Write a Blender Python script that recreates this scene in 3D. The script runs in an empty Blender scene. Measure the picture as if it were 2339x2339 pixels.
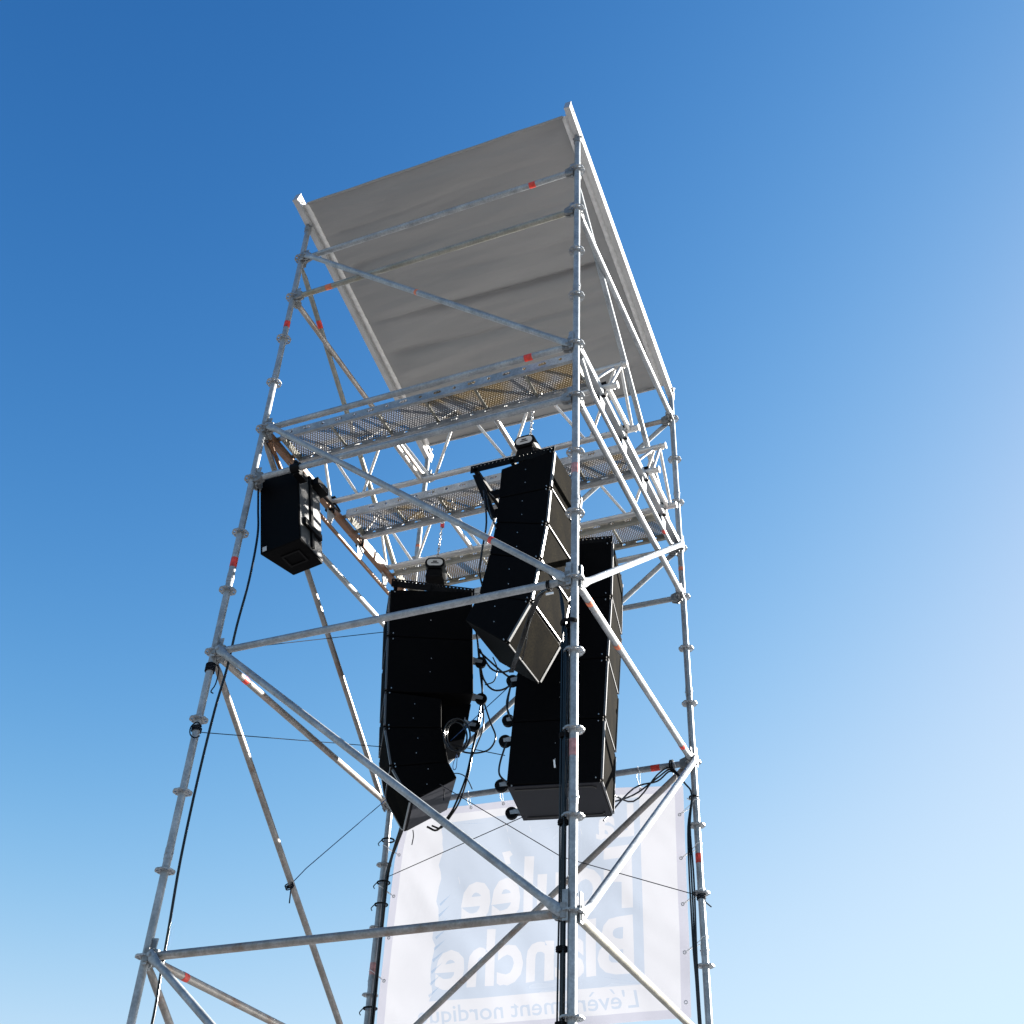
import bpy, bmesh, math, random
from mathutils import Vector, Matrix, noise
R = math.radians
random.seed(7)
sc = bpy.context.scene
col = sc.collection

# ------------------------------------------------------------------ camera
W, Z0 = 2.57, 9.65                    # bay width, height of the topmost rosette
CO = Vector((2.0483, -5.4746, Z0 - 8.0526))
RT = Vector((0.92194895, 0.38546689, 0.03775473)).normalized()
FW = Vector((-0.325703, 0.7188554, 0.61413718)).normalized()
UP = RT.cross(FW).normalized()
cam = bpy.data.objects.new('camera', bpy.data.cameras.new('camera'))
col.objects.link(cam)
cam.matrix_world = Matrix(((RT.x, UP.x, -FW.x, CO.x), (RT.y, UP.y, -FW.y, CO.y), (RT.z, UP.z, -FW.z, CO.z), (0, 0, 0, 1)))
cam.data.sensor_width = 36
cam.data.lens = 2707.7 / 2339 * 36
cam.data.clip_start = .05
cam.data.clip_end = 6000
sc.camera = cam
sc.render.resolution_x = sc.render.resolution_y = 1024

# ------------------------------------------------------------------ light
SUN_AZ, SUN_EL = R(42), R(21.5)         # azimuth from +Y towards +X
SKYC = ((2.7, .1247, .70), (1.8, .1622, .955), (1.5, .2088, 1.10))
w = bpy.data.worlds.new('World'); sc.world = w; w.use_nodes = True
nt = w.node_tree; nt.nodes.clear()
sky = nt.nodes.new('ShaderNodeTexSky'); sky.sky_type = 'NISHITA'; sky.sun_disc = False
sky.sun_elevation = SUN_EL; sky.sun_rotation = SUN_AZ
sky.altitude = 1000; sky.air_density = 1.0; sky.dust_density = 1.0; sky.ozone_density = 1.0
EXPO = 2.8
bg = nt.nodes.new('ShaderNodeBackground'); bg.inputs[1].default_value = .15
wo = nt.nodes.new('ShaderNodeOutputWorld')
# the camera's tone response for the blue sky, channel by channel
sep = nt.nodes.new('ShaderNodeSeparateColor'); com = nt.nodes.new('ShaderNodeCombineColor')
nt.links.new(sky.outputs[0], sep.inputs[0])
for c, (g, k, mxv) in enumerate(SKYC):
    def mth(op, a, b):
        q = nt.nodes.new('ShaderNodeMath'); q.operation = op
        for i, v in enumerate((a, b)):
            if isinstance(v, (int, float)): q.inputs[i].default_value = v
            else: nt.links.new(v, q.inputs[i])
        return q.outputs[0]
    y = mth('MULTIPLY', mth('POWER', sep.outputs[c], g), k)
    t = mth('MULTIPLY', y, 1 / mxv)
    y = mth('DIVIDE', y, mth('POWER', mth('ADD', mth('MULTIPLY', t, t), 1), .5))
    nt.links.new(mth('MULTIPLY', y, 1 / .15 / 2 ** EXPO), com.inputs[c])
nt.links.new(com.outputs[0], bg.inputs[0]); nt.links.new(bg.outputs[0], wo.inputs[0])
sl = bpy.data.lights.new('sun', 'SUN'); sl.energy = 5.0; sl.angle = R(.5); sl.color = (1, .95, .87)
so = bpy.data.objects.new('sun', sl); col.objects.link(so)
sd = Vector((math.sin(SUN_AZ) * math.cos(SUN_EL), math.cos(SUN_AZ) * math.cos(SUN_EL), math.sin(SUN_EL)))
so.rotation_euler = sd.to_track_quat('Z', 'Y').to_euler()
sc.view_settings.view_transform = 'Standard'; sc.view_settings.look = 'None'
sc.view_settings.exposure = EXPO; sc.view_settings.gamma = 1

# ------------------------------------------------------------------ measuring helpers (points on real planes)
def ray(px, py):
    k = 2339 / 1932
    return (FW + RT * ((px * k - 1169.5) / 2707.7) - UP * ((py * k - 1169.5) / 2707.7)).normalized()
def at(px, py, X=None, Y=None, Z=None):
    d = ray(px, py)
    i, v = (0, X) if X is not None else (1, Y) if Y is not None else (2, Z)
    return CO + d * ((v - CO[i]) / d[i])

# ------------------------------------------------------------------ materials
def newmat(name):
    m = bpy.data.materials.new(name); m.use_nodes = True
    n = m.node_tree; b = n.nodes['Principled BSDF']
    return m, n, b
def N(n, t, **k):
    o = n.nodes.new(t)
    for a, v in k.items(): setattr(o, a, v)
    return o
def plain(name, c, rough=.5, metal=0, spec=.5, var=0, scale=20):
    m, n, b = newmat(name)
    b.inputs['Base Color'].default_value = (*c, 1); b.inputs['Roughness'].default_value = rough
    b.inputs['Metallic'].default_value = metal; b.inputs['Specular IOR Level'].default_value = spec
    if var:
        tc = N(n, 'ShaderNodeTexCoord'); nz = N(n, 'ShaderNodeTexNoise'); nz.inputs['Scale'].default_value = scale
        nz.inputs['Detail'].default_value = 5
        mr = N(n, 'ShaderNodeMapRange'); mr.inputs['From Min'].default_value = .3; mr.inputs['From Max'].default_value = .7
        mr.inputs['To Min'].default_value = 1 - var; mr.inputs['To Max'].default_value = 1 + var
        mx = N(n, 'ShaderNodeMix', data_type='RGBA', blend_type='MULTIPLY'); mx.inputs[0].default_value = 1
        mx.inputs[6].default_value = (*c, 1)
        n.links.new(tc.outputs['Object'], nz.inputs['Vector']); n.links.new(nz.outputs[0], mr.inputs[0])
        n.links.new(mr.outputs[0], mx.inputs[7]); n.links.new(mx.outputs[2], b.inputs['Base Color'])
    return m
def steel(name, c1, c2, rust=0.0, rough=.4, metal=.25, fine=.18, rc=(.16, .075, .035)):
    m, n, b = newmat(name); L = n.links.new
    tc = N(n, 'ShaderNodeTexCoord'); oi = N(n, 'ShaderNodeObjectInfo')
    ad = N(n, 'ShaderNodeVectorMath', operation='ADD'); sc_ = N(n, 'ShaderNodeMath', operation='MULTIPLY'); sc_.inputs[1].default_value = 37
    L(oi.outputs['Random'], sc_.inputs[0]); L(tc.outputs['Object'], ad.inputs[0]); L(sc_.outputs[0], ad.inputs[1])
    n1 = N(n, 'ShaderNodeTexNoise'); n1.inputs['Scale'].default_value = 9; n1.inputs['Detail'].default_value = 8; n1.inputs['Roughness'].default_value = .65
    n2 = N(n, 'ShaderNodeTexNoise'); n2.inputs['Scale'].default_value = 70; n2.inputs['Detail'].default_value = 3
    n3 = N(n, 'ShaderNodeTexNoise'); n3.inputs['Scale'].default_value = 4; n3.inputs['Detail'].default_value = 9; n3.inputs['Roughness'].default_value = .75
    for q in (n1, n2, n3): L(ad.outputs[0], q.inputs['Vector'])
    r1 = N(n, 'ShaderNodeMapRange'); r1.inputs['From Min'].default_value = .35; r1.inputs['From Max'].default_value = .65; L(n1.outputs[0], r1.inputs[0])
    mx = N(n, 'ShaderNodeMix', data_type='RGBA'); mx.inputs[6].default_value = (*c1, 1); mx.inputs[7].default_value = (*c2, 1); L(r1.outputs[0], mx.inputs[0])
    r2 = N(n, 'ShaderNodeMapRange'); r2.inputs['From Min'].default_value = .3; r2.inputs['From Max'].default_value = .7
    r2.inputs['To Min'].default_value = 1 - fine; r2.inputs['To Max'].default_value = 1 + fine; L(n2.outputs[0], r2.inputs[0])
    m2 = N(n, 'ShaderNodeMix', data_type='RGBA', blend_type='MULTIPLY'); m2.inputs[0].default_value = 1; L(mx.outputs[2], m2.inputs[6]); L(r2.outputs[0], m2.inputs[7])
    r3 = N(n, 'ShaderNodeMapRange'); r3.inputs['From Min'].default_value = .66 - rust * .36; r3.inputs['From Max'].default_value = .8 - rust * .3; L(n3.outputs[0], r3.inputs[0])
    m3 = N(n, 'ShaderNodeMix', data_type='RGBA'); m3.inputs[7].default_value = (*rc, 1); L(r3.outputs[0], m3.inputs[0]); L(m2.outputs[2], m3.inputs[6])
    L(m3.outputs[2], b.inputs['Base Color'])
    b.inputs['Metallic'].default_value = metal; b.inputs['Roughness'].default_value = rough
    bp = N(n, 'ShaderNodeBump'); bp.inputs['Strength'].default_value = fine; bp.inputs['Distance'].default_value = .003
    L(n2.outputs[0], bp.inputs['Height']); L(bp.outputs[0], b.inputs['Normal'])
    return m
M = {}
M['galv'] = steel('galvanised_steel', (.315, .335, .355), (.19, .205, .22), .10)
M['galv_old'] = steel('weathered_steel', (.29, .27, .255), (.18, .165, .15), .35)
M['galv_dirty'] = steel('dirty_steel', (.26, .255, .225), (.175, .17, .145), .3, rc=(.2, .17, .1))
M['rusty'] = steel('rusty_steel', (.24, .17, .12), (.15, .09, .055), .9, metal=.15)
M['casting'] = steel('cast_coupling', (.22, .228, .235), (.12, .125, .13), .2, rough=.6)
M['alu'] = steel('truss_aluminium', (.50, .49, .48), (.4, .39, .38), .02, rough=.36, metal=.35, fine=.05)
M['rail'] = steel('rail_aluminium', (.44, .44, .44), (.37, .37, .37), .0, rough=.36, metal=.35, fine=.04)
M['cabinet'] = plain('black_cabinet_paint', (.0018, .0018, .0022), .6, spec=.04, var=.25, scale=60)
M['cab_glossy'] = plain('black_amplifier_panel', (.11, .11, .112), .58, metal=1)
M['rig'] = plain('black_rigging_steel', (.0025, .0025, .003), .5, spec=.08)
M['rubber'] = plain('black_rubber', (.0022, .0022, .0025), .6, spec=.08)
M['cable'] = plain('black_cable', (.002, .002, .0025), .22, spec=.38)
M['rope'] = plain('black_cord', (.006, .008, .014), .8, spec=.1)
M['rope_blue'] = plain('blue_cord', (.01, .035, .1), .8, spec=.1)
M['red'] = plain('red_band', (.55, .035, .02), .5, var=.5, scale=30)
M['orange'] = plain('orange_band', (.5, .13, .06), .5, var=.5, scale=30)
M['pink'] = plain('faded_pink_band', (.42, .2, .19), .5, var=.4, scale=40)
M['white'] = plain('white_plastic', (.75, .75, .75), .5)
M['label'] = plain('grey_label', (.5, .5, .5), .5)
M['dark'] = plain('dark_print', (.02, .02, .02), .6)
M['chain'] = steel('chain_steel', (.5, .5, .5), (.3, .3, .3), .0, rough=.3, metal=.8)
M['red_paint'] = plain('red_paint', (.5, .03, .03), .5)
M['web'] = plain('black_webbing', (.006, .006, .007), .9, spec=.1)
# membrane
def fabric():
    m, n, b = newmat('grey_roof_membrane'); L = n.links.new
    tc = N(n, 'ShaderNodeTexCoord'); mp = N(n, 'ShaderNodeMapping'); mp.inputs['Scale'].default_value = (.6, 4, 4)
    n1 = N(n, 'ShaderNodeTexNoise'); n1.inputs['Scale'].default_value = 1.2; n1.inputs['Detail'].default_value = 6
    L(tc.outputs['Object'], mp.inputs[0]); L(mp.outputs[0], n1.inputs['Vector'])
    cr = N(n, 'ShaderNodeMapRange'); cr.inputs['From Min'].default_value = .3; cr.inputs['From Max'].default_value = .7
    mx = N(n, 'ShaderNodeMix', data_type='RGBA'); mx.inputs[6].default_value = (.222, .222, .222, 1); mx.inputs[7].default_value = (.245, .245, .245, 1)
    L(n1.outputs[0], cr.inputs[0]); L(cr.outputs[0], mx.inputs[0]); L(mx.outputs[2], b.inputs['Base Color'])
    b.inputs['Roughness'].default_value = .55
    bp = N(n, 'ShaderNodeBump'); bp.inputs['Strength'].default_value = .35; bp.inputs['Distance'].default_value = .02
    n2 = N(n, 'ShaderNodeTexNoise'); n2.inputs['Scale'].default_value = 3; n2.inputs['Detail'].default_value = 4
    L(mp.outputs[0], n2.inputs['Vector']); L(n2.outputs[0], bp.inputs['Height']); L(bp.outputs[0], b.inputs['Normal'])
    return m
M['membrane'] = fabric()
M['hem'] = plain('pale_hem_fabric', (.6, .59, .58), .7, var=.15, scale=25)
# translucent banner cloth
def cloth(name, c, tl=.55):
    m = bpy.data.materials.new(name); m.use_nodes = True; n = m.node_tree; n.nodes.clear(); L = n.links.new
    o = N(n, 'ShaderNodeOutputMaterial'); d = N(n, 'ShaderNodeBsdfDiffuse'); t = N(n, 'ShaderNodeBsdfTranslucent'); x = N(n, 'ShaderNodeMixShader')
    tc = N(n, 'ShaderNodeTexCoord'); nz = N(n, 'ShaderNodeTexNoise'); nz.inputs['Scale'].default_value = 2.2; nz.inputs['Detail'].default_value = 4
    mr = N(n, 'ShaderNodeMapRange'); mr.inputs['To Min'].default_value = .93; mr.inputs['To Max'].default_value = 1.05
    mx = N(n, 'ShaderNodeMix', data_type='RGBA', blend_type='MULTIPLY'); mx.inputs[0].default_value = 1; mx.inputs[6].default_value = (*c, 1)
    L(tc.outputs['Object'], nz.inputs['Vector']); L(nz.outputs[0], mr.inputs[0]); L(mr.outputs[0], mx.inputs[7])
    x.inputs[0].default_value = tl
    for s in (d, t): L(mx.outputs[2], s.inputs['Color'])
    L(d.outputs[0], x.inputs[1]); L(t.outputs[0], x.inputs[2]); L(x.outputs[0], o.inputs[0])
    return m
def tint(name, c):
    m = bpy.data.materials.new(name); m.use_nodes = True; n = m.node_tree; n.nodes.clear()
    o = N(n, 'ShaderNodeOutputMaterial'); t = N(n, 'ShaderNodeBsdfTransparent'); t.inputs[0].default_value = (*c, 1)
    n.links.new(t.outputs[0], o.inputs[0]); return m
M['banner'] = cloth('banner_cloth', (.184, .19, .212))
M['banner_hem'] = cloth('banner_hem_cloth', (.62, .60, .68), .5)
M['print'] = tint('pale_blue_print', (.77, .85, .935))
# perforated deck plate
def perforated(name='perforated_plate', shift=None):
    m = bpy.data.materials.new(name); m.use_nodes = True; n = m.node_tree; L = n.links.new
    b = n.nodes['Principled BSDF']; o = n.nodes['Material Output']
    tc = N(n, 'ShaderNodeTexCoord'); sx = N(n, 'ShaderNodeSeparateXYZ'); L(tc.outputs['Object'], sx.inputs[0])
    P = .021
    def M_(op, a, b_=None, c_=None):
        q = N(n, 'ShaderNodeMath', operation=op)
        for i, v in enumerate((a, b_, c_)):
            if v is None: continue
            if isinstance(v, (int, float)): q.inputs[i].default_value = v
            else: L(v, q.inputs[i])
        return q.outputs[0]
    # staggered grid of round holes
    u = M_('DIVIDE', sx.outputs[0], P); v = M_('DIVIDE', sx.outputs[1], P * .866)
    row = M_('FLOOR', v); odd = M_('MULTIPLY', M_('FLOORED_MODULO', row, 2), .5)
    fu = M_('SUBTRACT', M_('FRACT', M_('ADD', u, odd)), .5); fv = M_('MULTIPLY', M_('SUBTRACT', M_('FRACT', v), .5), .866)
    r = M_('SQRT', M_('ADD', M_('MULTIPLY', fu, fu), M_('MULTIPLY', fv, fv)))
    hole = M_('LESS_THAN', r, .2); ring = M_('LESS_THAN', r, .29)
    nz = N(n, 'ShaderNodeTexNoise'); nz.inputs['Scale'].default_value = 3.2; nz.inputs['Detail'].default_value = 6; L(tc.outputs['Object'], nz.inputs['Vector'])
    mr = N(n, 'ShaderNodeMapRange'); mr.inputs['From Min'].default_value = .47; mr.inputs['From Max'].default_value = .6
    L(nz.outputs[0] if shift is None else M_('ADD', nz.outputs[0], M_('MINIMUM', M_('MAXIMUM', M_('MULTIPLY', sx.outputs[0], .8), -.2), .06)), mr.inputs[0])
    mx = N(n, 'ShaderNodeMix', data_type='RGBA'); mx.inputs[6].default_value = (.12, .125, .14, 1); mx.inputs[7].default_value = (.12, .088, .05, 1)
    L(mr.outputs[0], mx.inputs[0]); L(mx.outputs[2], b.inputs['Base Color'])
    b.inputs['Metallic'].default_value = .3; b.inputs['Roughness'].default_value = .5
    tl = N(n, 'ShaderNodeBsdfTranslucent'); mt = N(n, 'ShaderNodeMix', data_type='RGBA'); mt.inputs[6].default_value = (.17, .17, .18, 1); mt.inputs[7].default_value = (.17, .125, .065, 1)
    L(mr.outputs[0], mt.inputs[0]); L(mt.outputs[2], tl.inputs[0])
    tr = N(n, 'ShaderNodeBsdfTransparent')
    s1 = N(n, 'ShaderNodeMixShader'); s2 = N(n, 'ShaderNodeMixShader')
    L(ring, s1.inputs[0]); L(b.outputs[0], s1.inputs[1]); L(tl.outputs[0], s1.inputs[2])
    L(hole, s2.inputs[0]); L(s1.outputs[0], s2.inputs[1]); L(tr.outputs[0], s2.inputs[2]); L(s2.outputs[0], o.inputs[0])
    return m
M['perf'] = perforated(); M['perf_stained'] = perforated('stained_perforated_plate', True)
# loudspeaker front cloth
def grille():
    m, n, b = newmat('front_grille_cloth'); L = n.links.new
    tc = N(n, 'ShaderNodeTexCoord'); n1 = N(n, 'ShaderNodeTexNoise'); n1.inputs['Scale'].default_value = 5; n1.inputs['Detail'].default_value = 6
    n2 = N(n, 'ShaderNodeTexNoise'); n2.inputs['Scale'].default_value = 90; n2.inputs['Detail'].default_value = 2
    for q in (n1, n2): L(tc.outputs['Object'], q.inputs['Vector'])
    mr = N(n, 'ShaderNodeMapRange'); mr.inputs['From Min'].default_value = .3; mr.inputs['From Max'].default_value = .7; L(n1.outputs[0], mr.inputs[0])
    mx = N(n, 'ShaderNodeMix', data_type='RGBA'); mx.inputs[6].default_value = (.0005, .0004, .0002, 1); mx.inputs[7].default_value = (.0042, .0034, .0019, 1); L(mr.outputs[0], mx.inputs[0])
    r2 = N(n, 'ShaderNodeMapRange'); r2.inputs['From Min'].default_value = .35; r2.inputs['From Max'].default_value = .65; r2.inputs['To Min'].default_value = .25; r2.inputs['To Max'].default_value = 1.75; L(n2.outputs[0], r2.inputs[0])
    m2 = N(n, 'ShaderNodeMix', data_type='RGBA', blend_type='MULTIPLY'); m2.inputs[0].default_value = 1; L(mx.outputs[2], m2.inputs[6]); L(r2.outputs[0], m2.inputs[7])
    L(m2.outputs[2], b.inputs['Base Color']); b.inputs['Roughness'].default_value = .9; b.inputs['Specular IOR Level'].default_value = .015
    return m
M['grille'] = grille()
def snow():  # snow coloured much darker than snow, so less light bounces onto the tower
    m, n, b = newmat('darkened_snow'); L = n.links.new
    tc = N(n, 'ShaderNodeTexCoord'); n1 = N(n, 'ShaderNodeTexNoise'); n1.inputs['Scale'].default_value = .4; n1.inputs['Detail'].default_value = 8; L(tc.outputs['Object'], n1.inputs['Vector'])
    mx = N(n, 'ShaderNodeMix', data_type='RGBA'); mx.inputs[6].default_value = (.08, .08, .086, 1); mx.inputs[7].default_value = (.145, .148, .155, 1); L(n1.outputs[0], mx.inputs[0]); L(mx.outputs[2], b.inputs['Base Color'])
    b.inputs['Roughness'].default_value = .7
    bp = N(n, 'ShaderNodeBump'); bp.inputs['Distance'].default_value = .1; L(n1.outputs[0], bp.inputs['Height']); L(bp.outputs[0], b.inputs['Normal'])
    return m
M['snow'] = snow()

# ------------------------------------------------------------------ mesh helpers
def V(*a): return Vector(a)
class MB:
    def __init__(s): s.v, s.f, s.sm = [], [], []
    def add(s, vs, fs, smooth=False):
        k = len(s.v); s.v += [Vector(v) for v in vs]
        for f in fs: s.f.append(tuple(i + k for i in f)); s.sm.append(smooth)
        return s
    def box(s, c, h, ax=None):
        c = Vector(c); a = ax or (V(1, 0, 0), V(0, 1, 0), V(0, 0, 1))
        vs = [c + a[0] * (h[0] * i) + a[1] * (h[1] * j) + a[2] * (h[2] * k) for i in (-1, 1) for j in (-1, 1) for k in (-1, 1)]
        return s.add(vs, [(0, 1, 3, 2), (4, 6, 7, 5), (0, 4, 5, 1), (2, 3, 7, 6), (0, 2, 6, 4), (1, 5, 7, 3)])
    def prism(s, poly, d):                     # planar polygon swept by vector d
        n = len(poly); p = [Vector(q) for q in poly]; d = Vector(d)
        s.add(p + [q + d for q in p], [tuple(range(n))[::-1], tuple(range(n, 2 * n))] + [(i, (i + 1) % n, n + (i + 1) % n, n + i) for i in range(n)])
        return s
    def tube(s, p, q, r, seg=14, r2=None, caps=True):
        p, q = Vector(p), Vector(q); d = (q - p).normalized(); a = d.orthogonal().normalized(); b = d.cross(a); r2 = r if r2 is None else r2
        vs = []
        for c, rr in ((p, r), (q, r2)):
            vs += [c + (a * math.cos(t) + b * math.sin(t)) * rr for t in (2 * math.pi * i / seg for i in range(seg))]
        s.add(vs, [(i, (i + 1) % seg, seg + (i + 1) % seg, seg + i) for i in range(seg)], True)
        if caps: s.add(vs, [tuple(range(seg))[::-1], tuple(range(seg, 2 * seg))])
        return s
    def path(s, pts, r, seg=8, smooth=True, sub=5, closed=False):
        pts = [Vector(p) for p in pts]
        if smooth and len(pts) > 2:
            P = [pts[-1]] + pts + [pts[0], pts[1]] if closed else [2 * pts[0] - pts[1]] + pts + [2 * pts[-1] - pts[-2]]
            o = []
            for i in range(1, len(P) - 2):
                for j in range(sub):
                    t = j / sub; a, b, c, d = P[i - 1], P[i], P[i + 1], P[i + 2]
                    o.append(.5 * ((2 * b) + (c - a) * t + (2 * a - 5 * b + 4 * c - d) * t * t + (3 * b - a - 3 * c + d) * t ** 3))
            if not closed: o.append(pts[-1])
            pts = o
        n = len(pts); vs = []; a = None
        for i, p in enumerate(pts):
            if closed: d = (pts[(i + 1) % n] - pts[i - 1])
            else: d = pts[min(i + 1, n - 1)] - pts[max(i - 1, 0)]
            d.normalize()
            a = d.orthogonal().normalized() if a is None else (a - d * a.dot(d)).normalized()
            b = d.cross(a)
            vs += [p + (a * math.cos(t) + b * math.sin(t)) * r for t in (2 * math.pi * k / seg for k in range(seg))]
        m = n if closed else n - 1
        s.add(vs, [(i * seg + k, i * seg + (k + 1) % seg, ((i + 1) % n) * seg + (k + 1) % seg, ((i + 1) % n) * seg + k) for i in range(m) for k in range(seg)], True)
        if not closed: s.add(vs, [tuple(range(seg))[::-1], tuple(range((n - 1) * seg, n * seg))])
        return s
    def plate(s, outer, holes, d):             # flat plate with holes, thickness vector d
        bm = bmesh.new(); loops = [outer] + holes; ed = []
        for lp in loops:
            vs = [bm.verts.new(p) for p in lp]; ed += [bm.edges.new((vs[i], vs[(i + 1) % len(vs)])) for i in range(len(vs))]
        bmesh.ops.triangle_fill(bm, use_beauty=True, edges=ed)
        bm.verts.index_update(); bm.verts.ensure_lookup_table()
        vs = [v.co.copy() for v in bm.verts]; fs = [tuple(v.index for v in f.verts) for f in bm.faces]; bm.free()
        d = Vector(d); n = len(vs)
        s.add(vs + [v + d for v in vs], fs + [tuple(i + n for i in f[::-1]) for f in fs])
        for lp in loops:
            k = len(lp); s.add([Vector(p) for p in lp] + [Vector(p) + d for p in lp], [(i, (i + 1) % k, k + (i + 1) % k, k + i) for i in range(k)])
        return s
    def sphere(s, c, r, n=8):
        c = Vector(c); vs = [c + V(0, 0, r)]; fs = []
        for i in range(1, n):
            a = math.pi * i / n
            vs += [c + V(math.sin(a) * math.cos(t), math.sin(a) * math.sin(t), math.cos(a)) * r for t in (2 * math.pi * k / (2 * n) for k in range(2 * n))]
        vs.append(c - V(0, 0, r)); m = 2 * n
        for k in range(m):
            fs.append((0, 1 + k, 1 + (k + 1) % m)); fs.append((len(vs) - 1, 1 + (n - 2) * m + (k + 1) % m, 1 + (n - 2) * m + k))
            for i in range(n - 2): fs.append((1 + i * m + k, 1 + (i + 1) * m + k, 1 + (i + 1) * m + (k + 1) % m, 1 + i * m + (k + 1) % m))
        return s.add(vs, fs, True)
    def build(s, name, mat, parent=None, bevel=0, origin=None):
        me = bpy.data.meshes.new(name)
        c = Vector(origin) if origin is not None else sum(s.v, Vector()) / len(s.v)
        me.from_pydata([v - c for v in s.v], [], s.f); me.polygons.foreach_set('use_smooth', s.sm); me.validate()
        bm = bmesh.new(); bm.from_mesh(me)
        if not any(s.sm): bmesh.ops.remove_doubles(bm, verts=bm.verts, dist=1e-6)
        bmesh.ops.recalc_face_normals(bm, faces=bm.faces); bm.to_mesh(me); bm.free()
        me.materials.append(mat)
        o = bpy.data.objects.new(name, me); col.objects.link(o)
        if parent is not None:
            o.parent = parent; o.location = c - wloc(parent)
        else: o.location = c
        if bevel:
            bv = o.modifiers.new('bevel', 'BEVEL'); bv.width = bevel; bv.segments = 2; bv.limit_method = 'ANGLE'; bv.angle_limit = R(40)
        return o
def wloc(o):
    p = Vector(o.location)
    while o.parent is not None: o = o.parent; p += Vector(o.location)
    return p
def tag(o, label=None, cat=None, group=None, kind=None):
    if label: o['label'] = label
    if cat: o['category'] = cat
    if group: o['group'] = group
    if kind: o['kind'] = kind
    return o
def thing(name, loc, label, cat, group=None):
    o = bpy.data.objects.new(name, None); col.objects.link(o); o.location = loc; o.empty_display_size = .1
    return tag(o, label, cat, group)
def copy_part(o, parent, loc):                 # a copy sharing mesh data
    c = o.copy(); col.objects.link(c); c.parent = parent; c.location = Vector(loc) - wloc(parent); return c

# ------------------------------------------------------------------ ground
me = MB(); n = 40; S = 1500
for i in range(n):
    for j in range(n):
        x0, x1, y0, y1 = (-S + 2 * S * i / n, -S + 2 * S * (i + 1) / n, -S + 2 * S * j / n, -S + 2 * S * (j + 1) / n)
        me.add([(x0, y0, 0), (x1, y0, 0), (x1, y1, 0), (x0, y1, 0)], [(0, 1, 2, 3)])
tag(me.build('ground', M['snow'], origin=(0, 0, 0)), 'snow ground under the scaffold tower, darkened grey to cut its bounce light', kind='structure')

# ------------------------------------------------------------------ scaffold tower
POS = {'A': V(0, 0, 0), 'B': V(-W, 0, 0), 'C': V(0, W, 0), 'D': V(-W, W, 0)}
def K(f, k): return POS[f] + V(0, 0, Z0 - .5 * k)
tower = thing('scaffold_tower', (-W / 2, W / 2, 0), 'tall galvanised tube scaffold tower of four standards with rosettes, ledgers and diagonal braces', 'scaffold')
TR = .0242
# rosette master
def rosette_mb():
    m = MB(); ro = .061
    outer = [V(math.cos(t), math.sin(t), 0) * (ro if i % 4 else ro - .004) for i, t in enumerate(2 * math.pi * k / 32 for k in range(32))]
    holes = []
    for k in range(8):
        a = math.pi / 4 * k; rr, big = .0435, (k % 2 == 1)
        hw, hh = (.0115, .0085) if big else (.0075, .0085)
        er, et = V(math.cos(a), math.sin(a), 0), V(-math.sin(a), math.cos(a), 0)
        holes.append([er * (rr + hh * math.cos(t)) + et * (hw * math.sin(t)) for t in (2 * math.pi * q / 10 for q in range(10))])
    holes.append([V(math.cos(t), math.sin(t), 0) * .024 for t in (2 * math.pi * k / 16 for k in range(16))])
    m.plate([p + V(0, 0, -.0045) for p in outer], [[p + V(0, 0, -.0045) for p in h] for h in holes], V(0, 0, .009))
    m.tube((0, 0, -.011), (0, 0, -.0045), .027, 16); m.tube((0, 0, .0045), (0, 0, .011), .027, 16)
    return m
tops = {'A': Z0 + .40, 'B': Z0 + .40, 'C': Z0 - .14, 'D': Z0 - .14}
ros = None
kmax = 19
for f in 'ABCD':
    m = MB(); p = POS[f]
    m.tube(p + V(0, 0, .12), p + V(0, 0, tops[f]), TR, 20)
    for k in (3, 7, 11, 15):                                   # spigot joints with sleeve and bolt
        z = Z0 - .5 * k + .14
        m.tube(p + V(0, 0, z - .07), p + V(0, 0, z), TR + .0022, 20)
        m.tube(p + V(-.031, 0, z - .035), p + V(.031, 0, z - .035), .006, 8); m.tube(p + V(0, -.031, z - .035), p + V(0, .031, z - .035), .006, 8)
    st = m.build('standard', M['galv'], tower)
    k0 = 0 if f in 'AB' else 1
    for k in range(k0, kmax):
        if ros is None:
            ros = rosette_mb().build('rosette', M['galv'], st, origin=(0, 0, 0)); ros.location = K(f, k) - wloc(st)
        else: copy_part(ros, st, K(f, k))
    MB().tube(p + V(0, 0, .02), p + V(0, 0, .3), .019, 12).box(p + V(0, 0, .012), (.075, .075, .006)).build('base_jack', M['galv'], tower)
    if f in 'AB':
        m = MB(); z = tops[f]                                  # swivel head below the roof rail
        m.tube(p + V(0, 0, z - .03), p + V(0, 0, z + .02), .031, 14); m.box(p + V(0, 0, z + .035), (.014, .03, .03))
        m.tube(p + V(-.04, 0, z + .04), p + V(.04, 0, z + .04), .009, 8)
        m.build('rail_coupler', M['casting'], tower)
    else:
        m = MB(); z = tops[f]
        m.tube(p + V(0, 0, z - .04), p + V(0, 0, z + .0), .033, 14); m.box(p + V(0, 0, z + .02), (.016, .03, .03))
        m.tube(p + V(-.045, 0, z + .02), p + V(.045, 0, z + .02), .01, 8); m.box(p + V(.02, -.03, z - .02), (.02, .02, .014))
        m.build('rail_coupler', M['casting'], tower)

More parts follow.
